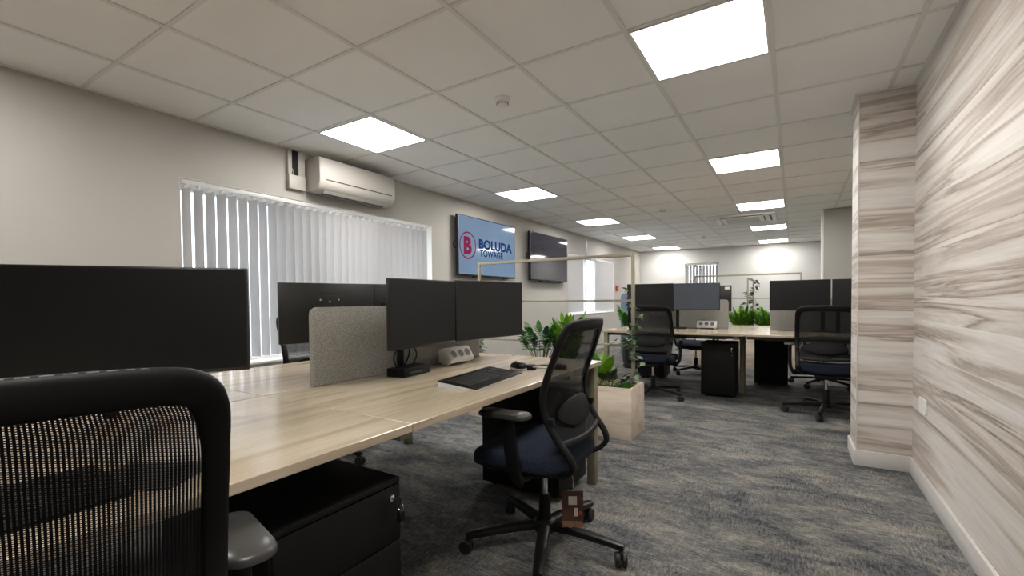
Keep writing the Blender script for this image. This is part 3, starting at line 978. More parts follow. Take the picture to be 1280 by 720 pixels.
# ------------------------------------------------------------------ keyboard, mice, headset
def keyboard(label, loc, rotz, under):
    """long side along local X, typist at local -Y"""
    t = thing('keyboard', label, 'keyboard', loc, rotz, 'desk keyboards')
    bm = nb()
    prism(bm, [(-0.094, 0.0), (0.095, 0.0), (0.099, 0.0225), (-0.096, 0.0020)], lambda a, b, d: Vector((d, a, b)), -0.228, 0.228, 0.002)
    obj('base', bm, under, t)
    bm = nb()
    mt = Matrix.Translation((0, 0, 0.0062)) @ Matrix.Rotation(R(6.2), 4, 'X')
    box(bm, -0.2275, 0.2275, -0.093, 0.097, 0.0065, 0.0115, 0.002, mat=mt)
    obj('deck', bm, 'black_plastic', t)
    bm = nb()
    for r_ in range(6):
        y = 0.068 - r_ * 0.0195 - (0.004 if r_ else 0)
        x = -0.213
        while x < 0.205:
            wk = 0.0165
            if r_ == 5 and -0.15 < x < -0.05:
                wk = 0.11
            if not (0.068 < x < 0.078 or 0.128 < x < 0.138):
                box(bm, x, min(x + wk, 0.213), y - 0.0165, y, 0.011, 0.0145, 0.001, 1, mat=mt)
            x += wk + 0.0025
    obj('keycaps', bm, 'black_satin', t)
    return t
keyboard('black and silver keyboard in front of the twin monitors', (1.888, 1.315, DZ), R(90 + 6), 'silver')
keyboard('black keyboard seen through the mesh of the nearest chair', (1.935, -0.265, DZ), R(90 + 2), 'black_plastic')

def mouse(label, loc, rotz):
    t = thing('computer_mouse', label, 'computer mouse', loc, rotz)
    bm = nb()
    loops = []
    for z, k in ((0.001, 0.92), (0.005, 1.0), (0.010, 1.0)):
        loops.append([Vector((x * k, y * k, z)) for x, y in rrect(0.064, 0.115, 0.03, 6)])
    rings(bm, loops); obj('base', bm, 'silver', t)
    bm = nb(); loops = []
    for z, k, dy in ((0.010, 1.0, 0), (0.02, 0.98, -0.001), (0.030, 0.88, -0.004), (0.037, 0.68, -0.008), (0.040, 0.35, -0.011)):
        loops.append([Vector((x * k, y * k + dy, z)) for x, y in rrect(0.064, 0.115, 0.03, 6)])
    rings(bm, loops); obj('shell', bm, 'black_satin', t, 60)
    bm = nb(); cyl(bm, (-0.004, 0.028, 0.034), (0.004, 0.028, 0.034), 0.008, 14); obj('scroll_wheel', bm, 'dark_grey', t)
    return t
mouse('black mouse beside the keyboard on the near desk', (1.865, 1.665, DZ), R(60))
t = thing('mouse_mat', 'dark mouse mat seen through the mesh of the nearest chair', 'mouse mat', (1.93, 0.02, DZ), R(32))
bm = nb(); prism(bm, rrect(0.20, 0.155, 0.012, 4), lambda a, b, d: Vector((a, b, d)), 0.0005, 0.004, 0.001); obj('mat', bm, 'dark_grey', t)
# folded headset
t = thing('headset', 'folded black headset lying past the mouse', 'headset', (1.975, 1.75, DZ), R(20))
bm = nb(); sweep(bm, catmull([(-0.07, -0.03, 0.012), (-0.03, 0.03, 0.013), (0.03, 0.045, 0.013), (0.08, 0.0, 0.012)], 6), 0.009, 0.005); obj('headband', bm, 'dark_grey', t)
for x, y in ((-0.07, -0.035), (0.085, -0.005)):
    bm = nb(); lathe(bm, [(0.030, 0.0008), (0.033, 0.008), (0.033, 0.018), (0.026, 0.026), (0.01, 0.028)], 20, Matrix.Translation((x, y, 0))); obj('earcup', bm, 'black_plastic', t)
bm = nb(); tube(bm, [(-0.07, -0.05, 0.018), (-0.03, -0.07, 0.015), (0.02, -0.075, 0.014)], 0.0035); obj('microphone_boom', bm, 'steel', t)

# ------------------------------------------------------------------ office chairs
YP = [(1.0, -0.195), (0.95, -0.177), (0.9, -0.158), (0.8, -0.122), (0.72, -0.104), (0.65, -0.112), (0.6, -0.132), (0.55, -0.165), (0.5, -0.205), (0.46, -0.222), (0.42, -0.19), (0.395, -0.13)]
def yprof(z):
    if z >= YP[0][0]:
        return YP[0][1]
    for (za, ya), (zb, yb) in zip(YP, YP[1:]):
        if za >= z >= zb:
            k = (za - z) / (za - zb); k = k * k * (3 - 2 * k) * 0.5 + k * 0.5
            return ya + (yb - ya) * k
    return YP[-1][1]
HALF = [(0.395, 0.15), (0.42, 0.186), (0.46, 0.203), (0.52, 0.212), (0.6, 0.218), (0.72, 0.224), (0.82, 0.222), (0.9, 0.218), (0.95, 0.212), (0.98, 0.198), (1.0, 0.16)]
def half(z):
    for (za, a), (zb, b) in zip(HALF, HALF[1:]):
        if za <= z <= zb:
            return a + (b - a) * (z - za) / (zb - za)
    return HALF[-1][1] if z > 1 else HALF[0][1]

def make_chair(label, loc, rotz, base_rot):
    t = thing('office_chair', label, 'office chair', loc, rotz, 'black mesh office chairs')
    # seat cushion
    bm = nb(); loops = []
    W, D = 0.485, 0.46
    for k, z in ((0.90, 0.405), (0.985, 0.412), (1.0, 0.428), (0.995, 0.446), (0.965, 0.460), (0.90, 0.468), (0.75, 0.470), (0.45, 0.467), (0.12, 0.465)):
        lp = []
        for x, y in rrect(W, D, 0.13, 8):
            xx, yy = x * k, y * k
            front = max(0, yy - 0.08) / 0.15
            lp.append(Vector((xx, yy + 0.045, z - 0.030 * front ** 2 + 0.012 * (abs(xx) / 0.24) ** 2 * (1 if z > 0.44 else 0))))
        loops.append(lp)
    rings(bm, loops); obj('seat', bm, 'seat_fabric', t, 60)
    bm = nb(); loops = []
    for k, z in ((0.5, 0.378), (0.86, 0.388), (0.93, 0.400), (0.92, 0.408)):
        loops.append([Vector((x * k, y * k + 0.045, z - 0.02 * (max(0, y * k - 0.08) / 0.15) ** 2)) for x, y in rrect(W, D, 0.13, 8)])
    rings(bm, loops); obj('seat_shell', bm, 'black_plastic', t, 60)
    # back frame: one closed hoop
    side = [(half(z), z) for z in (0.42, 0.455, 0.50, 0.56, 0.64, 0.72, 0.80, 0.87, 0.92, 0.96)]
    ctl = [(0.0, 0.395), (0.09, 0.396), (0.15, 0.402)] + side + [(0.188, 0.988), (0.14, 1.0), (0.0, 1.004)]
    left = [(-x, z) for x, z in reversed(ctl[1:-1])]
    def curve_y(x, z):
        bow = 0.026 if z > 0.9 else 0.0
        return yprof(min(z, 1.0)) - bow * (1 - min(1, abs(x) / 0.2) ** 2) * min(1, max(0, (z - 0.9) / 0.1))
    pts = [Vector((x, curve_y(x, z), z)) for x, z in ctl + left]
    path = catmull(pts, 4, True)
    ups = []
    for p in path:
        z = p.z; d = (yprof(min(z + 0.02, 1.0)) - yprof(max(z - 0.02, 0.395))) / 0.04
        v = Vector((0, 1, -d)).normalized()
        ups.append(v)
    nP = len(path)
    bm = nb()
    sweep(bm, path, lambda q: 0.019 + 0.008 * max(0, min(1, (path[min(nP - 1, round(q * (nP - 1)))].z - 0.9) / 0.09)), 0.0115, lambda i: ups[i % nP], True, 12, power=0.7)
    fr = obj('back_frame', bm, 'black_plastic', t, 50)
    fr.scale.z = 0.991
    # woven mesh
    z0, z1 = 0.545, 0.992
    def fn(s, v):
        z = z0 + (z1 - z0) * v
        hw = half(z) - 0.006
        x = (2 * s - 1) * hw
        y = yprof(z) - 0.030 * (1 - (2 * s - 1) ** 2) + 0.002
        return Vector((x, y, z))
    bm = nb(); grid(bm, fn, 20, 26, lambda s, v: ((2 * s - 1) * 0.222 + 0.5, (z1 - z0) * 1.04 * v))
    obj('mesh_back', bm, 'mesh', fr, 80)
    bm = nb(); sweep(bm, catmull([(-half(0.54), yprof(0.54), 0.54), (-0.1, yprof(0.54) - 0.022, 0.535), (0, yprof(0.54) - 0.028, 0.533), (0.1, yprof(0.54) - 0.022, 0.535), (half(0.54), yprof(0.54), 0.54)], 6), 0.014, 0.009, (0, 1, -0.6)); obj('cross_bar', bm, 'black_plastic', fr, 50)
    # stitched binding along the top edge
    bm = nb()
    top = [p + Vector((0, -0.006, 0.0245)) for p in path if p.z > 0.985]
    top.sort(key=lambda p: p.x)
    for a_, b_ in zip(top, top[1:]):
        for q in range(2):
            p0 = a_.lerp(b_, q / 2 + 0.05); p1 = a_.lerp(b_, q / 2 + 0.36)
            cyl(bm, p0, p1, 0.0016, 5)
    obj('stitching', bm, 'socket_dark', fr)
    # lumbar pad behind the mesh
    bm = nb()
    def ln_(a):
        x = 0.165 * math.cos(a); z = 0.640 + 0.058 * math.sin(a)
        return x, z
    lo = []
    for off, k in ((-0.010, 0.9), (-0.013, 1.0), (-0.018, 0.9)):
        lp = []
        for q in range(28):
            x, z = ln_(2 * PI * q / 28); x *= k; z = 0.64 + (z - 0.64) * k
            lp.append(Vector((x, yprof(z) - 0.030 * (1 - (x / half(z)) ** 2) + off, z)))
        lo.append(lp)
    rings(bm, lo); obj('lumbar_pad', bm, 'black_plastic', fr, 50)
    for s in (-1, 1):
        bm = nb(); box(bm, s * half(0.63) - 0.013, s * half(0.63) + 0.013, yprof(0.63) - 0.030, yprof(0.63) - 0.008, 0.612, 0.642, 0.005); obj('lumbar_knob', bm, 'black_plastic', fr)
    # arms
    for s in (-1, 1):
        bm = nb()
        sweep(bm, catmull([(s * 0.10, 0.00, 0.378), (s * 0.21, 0.00, 0.375), (s * 0.268, -0.01, 0.395), (s * 0.288, -0.005, 0.46), (s * 0.290, 0.01, 0.56), (s * 0.290, 0.02, 0.640)], 5), lambda k: 0.030, lambda k: 0.015, lambda i: (s, 0, 0.3), power=0.7)
        ar = obj('armrest', bm, 'black_plastic', t, 50)
        bm = nb(); loops = []
        for k, z in ((0.86, 0.640), (1.0, 0.645), (1.0, 0.654), (0.93, 0.661), (0.6, 0.663)):
            loops.append([Vector((s * 0.29 + x * k, 0.03 + y * k, z)) for x, y in rrect(0.088, 0.225, 0.038, 6)])
        rings(bm, loops); obj('arm_pad', bm, 'pad_grey', ar, 50)
    # mechanism + lift
    bm = nb(); box(bm, -0.085, 0.085, -0.14, 0.10, 0.345, 0.386, 0.012)
    obj('tilt_mechanism', bm, 'black_plastic', t)
    bm = nb(); tube(bm, [(0.07, 0.04, 0.365), (0.15, 0.05, 0.362), (0.24, 0.055, 0.352)], 0.005); box(bm, 0.22, 0.27, 0.043, 0.067, 0.346, 0.356, 0.004); obj('height_lever', bm, 'black_plastic', t)
    bm = nb(); lathe(bm, [(0.026, 0.075), (0.027, 0.09), (0.026, 0.225), (0.022, 0.235)], 20); obj('gas_lift', bm, 'black_plastic', t)
    bm = nb(); lathe(bm, [(0.0145, 0.23), (0.0145, 0.35)], 18); obj('lift_rod', bm, 'chrome', t)
    # star base
    bm = nb(); lathe(bm, [(0.030, 0.065), (0.046, 0.072), (0.048, 0.115), (0.038, 0.125), (0.027, 0.128)], 20)
    for k in range(5):
        a = 2 * PI * k / 5
        d = Vector((math.cos(a), math.sin(a), 0))
        sweep(bm, [d * 0.02 + Vector((0, 0, 0.098)), d * 0.12 + Vector((0, 0, 0.098)), d * 0.24 + Vector((0, 0, 0.088)), d * 0.335 + Vector((0, 0, 0.078)), d * 0.352 + Vector((0, 0, 0.076))],
              lambda q: 0.029 - 0.011 * q, lambda q: 0.020 - 0.006 * q, (0, 0, 1), power=0.75)
    st = obj('star_base', bm, 'black_satin', t, 45)
    st.rotation_euler.z = base_rot
    rr = random.Random(int(base_rot * 1000) + 3)
    for k in range(5):
        a = 2 * PI * k / 5
        bm = nb()
        for s in (-1, 1):
            lathe(bm, [(0.010, -0.010), (0.026, -0.010), (0.0295, -0.006), (0.0295, 0.006), (0.026, 0.010), (0.010, 0.010)], 20, Matrix.Translation((0.012, s * 0.014, 0.0300)) @ Matrix.Rotation(PI / 2, 4, 'X'))
        box(bm, -0.012, 0.022, -0.006, 0.006, 0.028, 0.062, 0.004)
        cyl(bm, (0, 0, 0.05), (0, 0, 0.078), 0.0075, 10)
        c = obj('caster', bm, 'rubber', st)
        c.location = (0.338 * math.cos(a), 0.338 * math.sin(a), 0)
        c.rotation_euler.z = rr.uniform(0, 2 * PI)
    return t
def place_chair(label, loc, rotz, base_world):
    c = dup(ch0, label, loc, rotz)
    for k in kids(c):
        if k.name.split('.')[0] == 'star_base':
            k.rotation_euler.z = base_world - rotz
            for q in kids(k):
                q.rotation_euler.z += base_world * 3.1 + loc[0] * 5
    return c
ch0 = make_chair('black mesh chair with navy seat in the middle, pulled up to the keyboard desk', (2.16, 1.39, 0), R(92), R(5 - 92))
place_chair('nearest black mesh chair, its back filling the bottom left corner', (2.165, -0.225, 0), R(77), R(40))
place_chair('black mesh chair on the window side behind the felt screen, hardly seen', (0.285, 1.63, 0), R(-84), R(1))
place_chair('black mesh chair with its back to us, left one at the far bench', (1.765, 4.755, 0), R(2), R(50))
place_chair('black mesh chair with its back to us, beside the clad column', (3.36, 4.72, 0), R(-5), R(-28))
place_chair('chair on the rear side of the far bench, left of the far pedestal', (1.90, 6.60, 0), R(180), R(20))
place_chair('chair on the rear side of the far bench, beyond the right-hand far chair', (3.42, 6.35, 0), R(176), R(168))

# swing tag hanging under the middle chair
t = thing('swing_tag', 'brown card tag hanging under the seat of the middle chair', 'tag', (2.305, 1.37, 0.0), R(30))
bm = nb(); box(bm, -0.045, 0.045, -0.001, 0.001, 0.155, 0.285, 0.0); obj('card', bm, 'tag_brown', t)
bm = nb()
zz = [0.128, 0.131, 0.126, 0.133, 0.127, 0.129]
vs0 = [Vector((-0.043 + 0.086 * k / 5, -0.0012, z)) for k, z in enumerate(zz)]
f0 = vs0 + [Vector((0.043, -0.0012, 0.156)), Vector((-0.043, -0.0012, 0.156))]
f1 = [p + Vector((0, 0.0022, 0)) for p in f0]
rings(bm, [f0, f1]); obj('torn_edge', bm, 'tag_tan', t)
bm = nb(); box(bm, -0.018, 0.018, -0.0016, -0.0008, 0.225, 0.262); obj('pale_print', bm, 'label_white', t)
bm = nb(); box(bm, 0.005, 0.022, -0.0016, -0.0008, 0.176, 0.212); obj('pale_print', bm, 'label_white', t)
bm = nb(); lathe(bm, [(0.004, 0), (0.009, 0.0006)], 12, Matrix.Translation((0.033, -0.001, 0.19)) @ Matrix.Rotation(PI / 2, 4, 'X')); obj('red_dot', bm, 'red', t)
bm = nb(); tube(bm, [(0.0, 0, 0.283), (0.003, 0.001, 0.32), (0.0, 0, 0.348)], 0.0012, n=6); obj('tie', bm, 'silver', t)

# ------------------------------------------------------------------ pedestals
def pedestal(label, loc, rotz, w=0.40, d=0.56, h=0.565, n=3):
    """front is local -Y, origin at the front left corner on the floor"""
    t = thing('drawer_pedestal', label, 'drawer unit', loc, rotz, 'black drawer pedestals')
    bm = nb(); box(bm, 0, w, 0.018, d, 0.03, h - 0.018, 0.002); box(bm, 0, w, 0.0, d, h - 0.018, h, 0.004); obj('body', bm, 'pedestal', t)
    z1 = h - 0.021; hh = (h - 0.055) / n
    for k in range(n):
        za = z1 - (k + 1) * hh + 0.003
        bm = nb(); box(bm, 0.001, w - 0.001, 0.0, 0.0175, za, z1 - k * hh, 0.003); dr = obj('drawer', bm, 'pedestal', t)
        if k == 0:
            b = nb(); lathe(b, [(0.010, 0), (0.010, 0.004), (0.007, 0.005)], 14, Matrix.Translation((w - 0.035, 0.0005, h - 0.055)) @ Matrix.Rotation(PI / 2, 4, 'X')); obj('lock', b, 'chrome', dr)
    for x in (0.05, w - 0.05):
        for y in (0.08, d - 0.06):
            b = nb(); cyl(b, (x - 0.012, y, 0.016), (x + 0.012, y, 0.016), 0.0155, 14); box(b, x - 0.008, x + 0.008, y - 0.01, y + 0.01, 0.016, 0.031, 0.002); obj('caster', b, 'rubber', t)
    return t
def key_bunch(label, loc, rotz):
    t = thing('key_bunch', label, 'keys', loc, rotz)
    bm = nb(); box(bm, -0.001, 0.001, -0.024, 0.0, -0.004, 0.004, 0.0005); box(bm, -0.0012, 0.0012, -0.040, -0.022, -0.012, 0.012, 0.002); obj('key', bm, 'steel', t)
    bm = nb(); path = [Vector((0, -0.034 + 0.012 * math.cos(2 * PI * k / 20), -0.018 + 0.012 * math.sin(2 * PI * k / 20))) for k in range(20)]
    sweep(bm, path, 0.001, 0.001, (1, 0, 0), True, 6); obj('key_ring', bm, 'steel', t)
    bm = nb(); box(bm, -0.010, 0.010, -0.042, -0.026, -0.060, -0.030, 0.004); obj('fob', bm, 'black_plastic', t)
    bm = nb(); box(bm, 0.004, 0.006, -0.036, -0.028, -0.075, -0.030, 0.0005); obj('key', bm, 'steel', t)
    return t
# rotz = 90: local -Y -> +X ; local X -> +Y
pedestal('black pedestal at the front under the near desk, keys hanging in its lock', (2.085, 0.195, 0), PI / 2, w=0.40, d=0.56, h=0.567)
key_bunch('bunch of keys with a black fob hanging in the nearest pedestal lock', (2.0875, 0.56, 0.512), PI / 2)
pedestal('black pedestal behind the middle chair at the end of the near desk', (2.035, 1.79, 0), PI / 2, w=0.375, d=0.50, h=0.60)
pedestal('black pedestal under the far bench with a key in its lock', (2.225, 5.0, 0), 0, w=0.345, d=0.40, h=0.60, n=1)
key_bunch('tiny keys hanging in the lock of the far pedestal', (2.537, 4.9965, 0.545), 0)
# the pair under the rear desks turn their fronts away from the camera
pedestal('black pedestal under the rear right far desk, right of the joint leg', (3.045, 6.32, 0), PI, w=0.36, d=0.30, h=0.60, n=1)
pedestal('black pedestal under the left end of the far bench, behind the left chair', (1.62, 6.22, 0), PI, w=0.35, d=0.36, h=0.57)

# ------------------------------------------------------------------ planters
def planter(label, x0, x1, y0, y1, h=0.40, top=1.46, bars=(1.09, 0.73), py=None, axis='x'):
    t = thing('planter_box', label, 'planter', (x0, y0, 0), 0, 'oak planters with a metal frame')
    w, d = x1 - x0, y1 - y0
    th = 0.018
    bm = nb()
    box(bm, 0, w, 0, th, 0.0, h, 0.001); box(bm, 0, w, d - th, d, 0.0, h, 0.001)
    box(bm, 0, th, th, d - th, 0.0, h, 0.001); box(bm, w - th, w, th, d - th, 0.0, h, 0.001)
    obj('box_walls', bm, 'planter_wood', t)
    bm = nb(); box(bm, th, w - th, th, d - th, 0.02, h - 0.05); obj('soil_bed', bm, 'soil', t)
    q = 0.0125
    if axis == 'x':
        p0, p1 = (0.03, d / 2 - 0.02), (w - 0.03, d / 2 - 0.02)
    else:
        p0, p1 = (w / 2, 0.03), (w / 2, d - 0.03)
    for p in (p0, p1):
        bm = nb(); box(bm, p[0] - q, p[0] + q, p[1] - q, p[1] + q, h - 0.06, top, 0.001); obj('frame_post', bm, 'frame_metal', t)
    bm = nb()
    for i, z in enumerate((top,) + tuple(bars)):
        b = nb(); k = q if i == 0 else 0.008
        if axis == 'x':
            box(b, p0[0] + q, p1[0] - q, p0[1] - k, p0[1] + k, z - 2 * k, z, 0.001)
        else:
            box(b, p0[0] - k, p0[0] + k, p0[1] + q, p1[1] - q, z - 2 * k, z, 0.001)
        obj('frame_rail', b, 'frame_metal', t)
    return t
planter('long oak planter with a metal frame at the end of the near bench', 0.47, 2.04, 3.05, 3.41)
planter('oak planter with a metal frame behind the far bench', 1.69, 3.22, 7.40, 7.76)
planter('oak planter whose narrow frame runs away from us, at the back of the room', 2.20, 2.56, 9.0, 10.4, axis='y')

# leaves ----------------------------------------------------------
def blade(bm, base, d, length, width, droop=0.3, fold=0.25, shape=0.45, n=5, roll=0.0, mi=0):
    d = Vector(d).normalized()
    up = Vector((0, 0, 1))
    side = d.cross(up)
    if side.length < 0.05:
        side = Vector((1, 0, 0))
    side.normalize()
    if roll:
        side = Matrix.Rotation(roll, 3, d) @ side
    nrm = side.cross(d).normalized()
    p = Vector(base); rows = []
    dirv = d.copy()
    for k in range(n + 1):
        s = k / n
        wv = width * (math.sin(PI * min(1, s ** (math.log(0.5) / math.log(shape)))) ** 0.8) if 0 < s < 1 else width * 0.06
        l = p + side * (wv / 2) + nrm * (fold * wv / 2); r_ = p - side * (wv / 2) + nrm * (fold * wv / 2)
        rows.append((bm.verts.new(l), bm.verts.new(p), bm.verts.new(r_)))
        dirv = (dirv - Vector((0, 0, 1)) * droop / n).normalized()
        p = p + dirv * (length / n)
        nrm = side.cross(dirv).normalized()
    for a, b in zip(rows, rows[1:]):
        for i in range(2):
            f = bm.faces.new((a[i], a[i + 1], b[i + 1], b[i])); f.material_index = mi

def solid(bm, th=0.0006):
    bmesh.ops.recalc_face_normals(bm, faces=bm.faces[:])
    bmesh.ops.solidify(bm, geom=bm.faces[:], thickness=th)

def frond_plant(label, loc, n, height, mats, seed, kind='pinnate', spread=0.55, leaf=(0.12, 0.035), name='potted_foliage', lean=(0, 0), group=None):
    rd = random.Random(seed)
    t = thing(name, label, 'plant', loc, 0, group)
    st, lf = nb(), nb()
    for i in range(n):
        a = 2 * PI * (i * 0.382 + rd.uniform(-0.05, 0.05)); tilt = rd.uniform(0.1, spread)
        h = height * rd.uniform(0.7, 1.05)
        out = Vector((math.cos(a), math.sin(a), 0))
        ctl = [Vector((0, 0, 0)) + out * 0.02]
        for s in (0.35, 0.7, 1.0):
            ctl.append(out * (0.02 + h * tilt * s ** 1.5) + Vector((lean[0] * s, lean[1] * s, h * (s - 0.22 * tilt * s * s))))
        path = catmull(ctl, 5)
        sweep(st, path, lambda q: 0.006 * (1 - 0.6 * q), lambda q: 0.006 * (1 - 0.6 * q), (0.3, 0.2, 0.9), n=6)
        m = len(path)
        if kind == 'pinnate':
            start = int(m * 0.35)
            for k in range(start, m):
                s = (k - start) / max(1, m - 1 - start)
                tan = (path[min(k + 1, m - 1)] - path[k - 1]).normalized()
                sd = tan.cross(Vector((0, 0, 1)))
                if sd.length < 0.1:
                    sd = Vector((-math.sin(a), math.cos(a), 0))
                sd.normalize()
                ln_ = leaf[0] * (0.75 + 0.5 * math.sin(PI * min(1, s + 0.15))) * rd.uniform(0.85, 1.1)
                for sg in (-1, 1):
                    blade(lf, path[k], sd * sg * 0.8 + tan * 0.85 + Vector((0, 0, 0.15)), ln_, leaf[1] * rd.uniform(0.85, 1.15), droop=rd.uniform(0.1, 0.5), fold=0.3, mi=rd.randrange(len(mats)))
            blade(lf, path[-1], path[-1] - path[-3], leaf[0], leaf[1], droop=0.2, mi=rd.randrange(len(mats)))
        elif kind == 'broad':
            tan = (path[-1] - path[-3]).normalized()
            blade(lf, path[-1] - tan * 0.02, tan + Vector((0, 0, 0.1)), leaf[0] * rd.uniform(0.8, 1.15), leaf[1] * rd.uniform(0.85, 1.1), droop=rd.uniform(0.05, 0.5), fold=0.25, n=8, roll=rd.uniform(-0.7, 0.7), mi=rd.randrange(len(mats)))
        elif kind == 'lobed':
            tan = (path[-1] - path[-3]).normalized()
            sd = tan.cross(Vector((0, 0, 1)))
            if sd.length < 0.1:
                sd = Vector((1, 0, 0))
            sd.normalize()
            mi = rd.randrange(len(mats))
            L0 = leaf[0] * rd.uniform(0.85, 1.15)
            for q in range(7):
                s = q / 6
                b = path[-1] + tan * (L0 * s * 0.8) - Vector((0, 0, 0.25 * L0 * s * s))
                for sg in (-1, 1):
                    blade(lf, b, sd * sg * (1.0 - 0.45 * s) + tan * (0.35 + 0.9 * s) - Vector((0, 0, 0.15)), L0 * (0.62 - 0.3 * s) * rd.uniform(0.9, 1.1), leaf[1], droop=0.35, fold=0.3, mi=mi)
            blade(lf, path[-1] + tan * (L0 * 0.55), tan - Vector((0, 0, 0.2)), L0 * 0.6, leaf[1] * 0.9, droop=0.35, fold=0.3, mi=mi)
    solid(lf)
    obj('stems', st, 'stem', t, 60)
    obj('leaves', lf, mats, t, 70)
    return t

def vine(label, loc, h0, h1, n, seed, mats, leaf=(0.045, 0.032), rad=0.03, extra=(), name='climbing_vine', density=1):
    rd = random.Random(seed)
    t = thing(name, label, 'plant', loc)
    st, lf = nb(), nb()
    steps = 26
    pts = []
    ph = rd.uniform(0, 6)
    for k in range(steps + 1):
        s = k / steps
        r_ = rad * (0.8 + 0.5 * rd.random())
        pts.append((r_ * math.cos(ph + s * 14), r_ * math.sin(ph + s * 14), h0 + (h1 - h0) * s))
    paths = [catmull(pts, 3)] + [catmull(e, 6) for e in extra]
    for path in paths:
        sweep(st, path, 0.0022, 0.0022, (0.3, 0.2, 0.9), n=5)
    tot = sum(len(p) for p in paths)
    for i in range(n):
        path = paths[0] if (rd.random() < len(paths[0]) / tot) else rd.choice(paths)
        p = path[rd.randrange(len(path))]
        a = rd.uniform(0, 2 * PI)
        d = Vector((math.cos(a), math.sin(a), rd.uniform(-0.5, 0.7)))
        L0 = leaf[0] * rd.uniform(0.6, 1.2)
        q = p + d.normalized() * 0.02
        sweep(st, [Vector(p), Vector(q)], 0.001, 0.001, (0.3, 0.2, 0.9), n=4)
        blade(lf, q, d, L0, leaf[1] * rd.uniform(0.8, 1.2), droop=rd.uniform(0.0, 0.8), fold=0.2, n=4, roll=rd.uniform(-0.8, 0.8), mi=rd.randrange(len(mats)))
    solid(lf, 0.0005)
    obj('vine_stem', st, 'vine_stem', t, 60)
    obj('leaves', lf, mats, t, 70)
    return t
SZ = 0.352
frond_plant('bushy green lobed-leaf plant rising above the near desk end', (1.17, 3.22, SZ), 15, 0.40, ['leaf', 'leaf', 'leaf_mid'], 3, 'lobed', 0.5, (0.15, 0.052))
frond_plant('bright green upright plant behind the back of the middle chair', (1.40, 3.26, SZ), 12, 0.55, ['leaf_bright', 'leaf_bright', 'leaf'], 11, 'pinnate', 0.32, (0.13, 0.042))
frond_plant('broad glossy-leaved plant beside the back of the middle chair', (1.72, 3.19, SZ), 7, 0.12, ['leaf', 'leaf_bright'], 6, 'broad', 0.6, (0.24, 0.095))
frond_plant('dark round-leaved plant in the right half of the near planter', (1.83, 3.17, SZ), 12, 0.13, ['leaf_dark'], 8, 'broad', 0.9, (0.09, 0.065))
frond_plant('low green plant in the corner of the near planter', (1.945, 3.14, SZ), 11, 0.055, ['leaf', 'leaf_ivy'], 9, 'broad', 1.2, (0.065, 0.045))
vine('pale-leaved ivy climbing the right post of the near planter frame', (2.01, 3.21, 0), 0.36, 1.17, 105, 12, ['leaf_ivy', 'leaf_ivy', 'leaf_mid'], (0.058, 0.036), 0.032,
     extra=[[(-0.01, 0, 0.735), (-0.08, -0.02, 0.75), (-0.16, 0.0, 0.74), (-0.22, -0.02, 0.70)], [(-0.02, 0, 0.74), (-0.06, 0.03, 0.70), (-0.12, 0.02, 0.66)]])
vine('ivy at the foot of the left post, showing under the twin monitors', (0.50, 3.21, 0), 0.36, 0.78, 45, 15, ['leaf_mid', 'leaf_ivy'], (0.055, 0.036), 0.04)
frond_plant('green plant in the far planter, left part of the gap between screens', (2.42, 7.55, SZ), 12, 0.50, ['leaf', 'leaf_bright'], 21, 'pinnate', 0.35, (0.17, 0.05))
frond_plant('green plant in the far planter, right part of the gap between screens', (2.74, 7.55, SZ), 10, 0.50, ['leaf', 'leaf_bright'], 22, 'pinnate', 0.38, (0.16, 0.05))
vine('leafy vine on the left post of the far planter frame', (1.72, 7.56, 0), 0.36, 1.62, 50, 23, ['leaf_ivy', 'leaf_bronze'], (0.06, 0.04), 0.04)
vine('bronze-leaved vine on the front post of the back planter frame', (2.38, 9.03, 0), 0.36, 1.18, 70, 31, ['leaf_bronze', 'leaf_ivy'], (0.075, 0.06), 0.06)
vine('bronze-leaved vine on the rear post of the back planter frame', (2.38, 10.37, 0), 0.36, 1.50, 100, 32, ['leaf_bronze'], (0.085, 0.065), 0.06)
t = frond_plant('leafy green plant past the left end of the far bench', (0.93, 6.75, 0.40), 14, 0.50, ['leaf', 'leaf'], 41, 'pinnate', 0.5, (0.16, 0.06))
bm = nb(); lathe(bm, [(0.12, -0.40), (0.15, -0.38), (0.17, -0.02), (0.17, 0.0), (0.155, 0.0), (0.150, -0.03)], 24); obj('pot', bm, 'dark_grey', t)

# blue-grey rounded screen past the far window
t = thing('acoustic_screen', 'blue-grey rounded upright screen standing near the far window', 'screen', (0.30, 8.05, 0))
bm = nb()
pts = [(0, 0.04), (0.42, 0.04)] + [(0.42 - 0.09 + 0.09 * math.cos(R(90 * k / 6)), 1.12 + 0.09 * math.sin(R(90 * k / 6))) for k in range(7)] + [(0.09 + 0.09 * math.cos(R(90 + 90 * k / 6)), 1.12 + 0.09 * math.sin(R(90 + 90 * k / 6))) for k in range(7)]
prism(bm, pts, lambda a, b, d: Vector((a, d, b)), 0.0, 0.10, 0.012); obj('panel', bm, 'blue_fabric', t)
bm = nb(); box(bm, 0.02, 0.40, 0.0, 0.10, 0, 0.045, 0.005); obj('plinth', bm, 'dark_grey', t)

# ------------------------------------------------------------------ outside
bm = nb(); box(bm, -40, XL - 0.3, -20, 40, -0.35, -0.30); box(bm, XL - 0.3, 20, YF + 0.3, 40, -0.35, -0.30); struct('ground_outside', bm, 'bounce_ground')

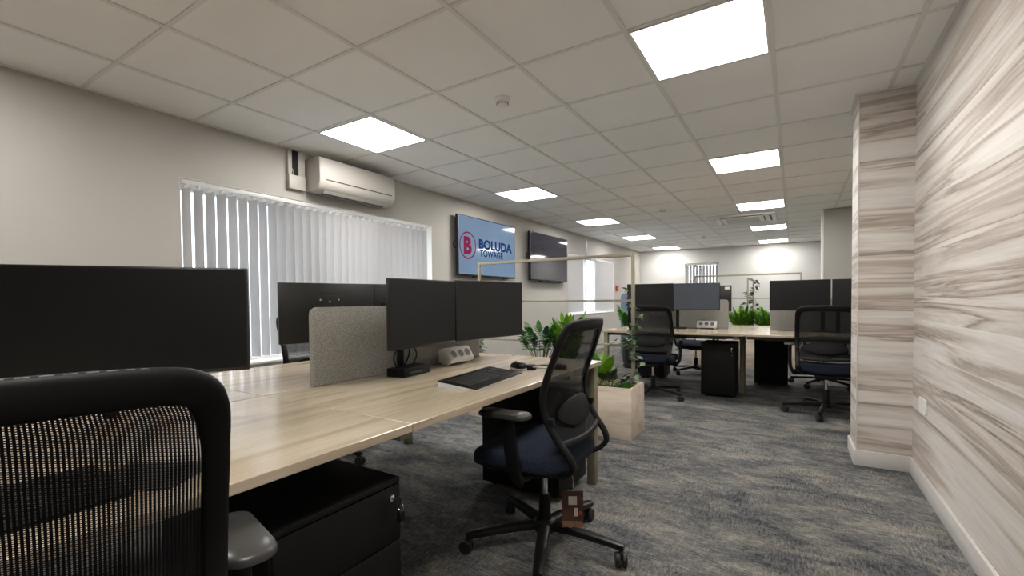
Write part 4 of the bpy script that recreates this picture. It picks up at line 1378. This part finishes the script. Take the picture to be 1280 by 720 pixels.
# ------------------------------------------------------------------ world
w = bpy.data.worlds.new('World'); scene.world = w; w.use_nodes = True
nt = w.node_tree
for n in list(nt.nodes):
    nt.nodes.remove(n)
out = nt.nodes.new('ShaderNodeOutputWorld')
bg = nt.nodes.new('ShaderNodeBackground')
sky = nt.nodes.new('ShaderNodeTexSky'); sky.sky_type = 'NISHITA'; sky.sun_disc = False; sky.sun_elevation = R(40); sky.sun_rotation = R(120); sky.dust_density = 5; sky.air_density = 1
mx = nt.nodes.new('ShaderNodeMix'); mx.data_type = 'RGBA'
mx.inputs[0].default_value = 0.97
L(nt, sky.outputs[0], mx.inputs[6]); mx.inputs[7].default_value = (0.90, 0.935, 1.0, 1)
L(nt, mx.outputs[2], bg.inputs[0])
bg.inputs[1].default_value = 3.1
L(nt, bg.outputs[0], out.inputs[0])

# ------------------------------------------------------------------ camera
f_px, yaw, pit, rol = 567.7932, -0.5549, -0.0238, -0.0091
cam = bpy.data.cameras.new('Camera'); co = bpy.data.objects.new('Camera', cam); C.objects.link(co)
fw = Vector((math.sin(yaw) * math.cos(pit), math.cos(yaw) * math.cos(pit), math.sin(pit)))
r_ = Vector((math.cos(yaw), -math.sin(yaw), 0)); u_ = r_.cross(fw)
r2 = r_ * math.cos(rol) + u_ * math.sin(rol); u2 = -r_ * math.sin(rol) + u_ * math.cos(rol)
mw = Matrix((r2, u2, -fw)).transposed().to_4x4(); mw.translation = (3.0989, -0.3862, 1.10)
co.matrix_world = mw
cam.sensor_fit = 'HORIZONTAL'; cam.sensor_width = 36; cam.lens = f_px / 1280 * 36
cam.shift_y = 27.76 / 1280
cam.clip_start = 0.02
scene.camera = co

scene.view_settings.view_transform = 'Standard'
scene.view_settings.look = 'None'
scene.view_settings.exposure = 0.63
scene.view_settings.gamma = 1.0
scene.view_settings.use_curve_mapping = False
scene.cycles.use_denoising = True
scene.cycles.max_bounces = 12
scene.cycles.diffuse_bounces = 6
scene.cycles.glossy_bounces = 4
scene.cycles.transmission_bounces = 6
scene.cycles.transparent_max_bounces = 24
scene.cycles.sample_clamp_indirect = 8
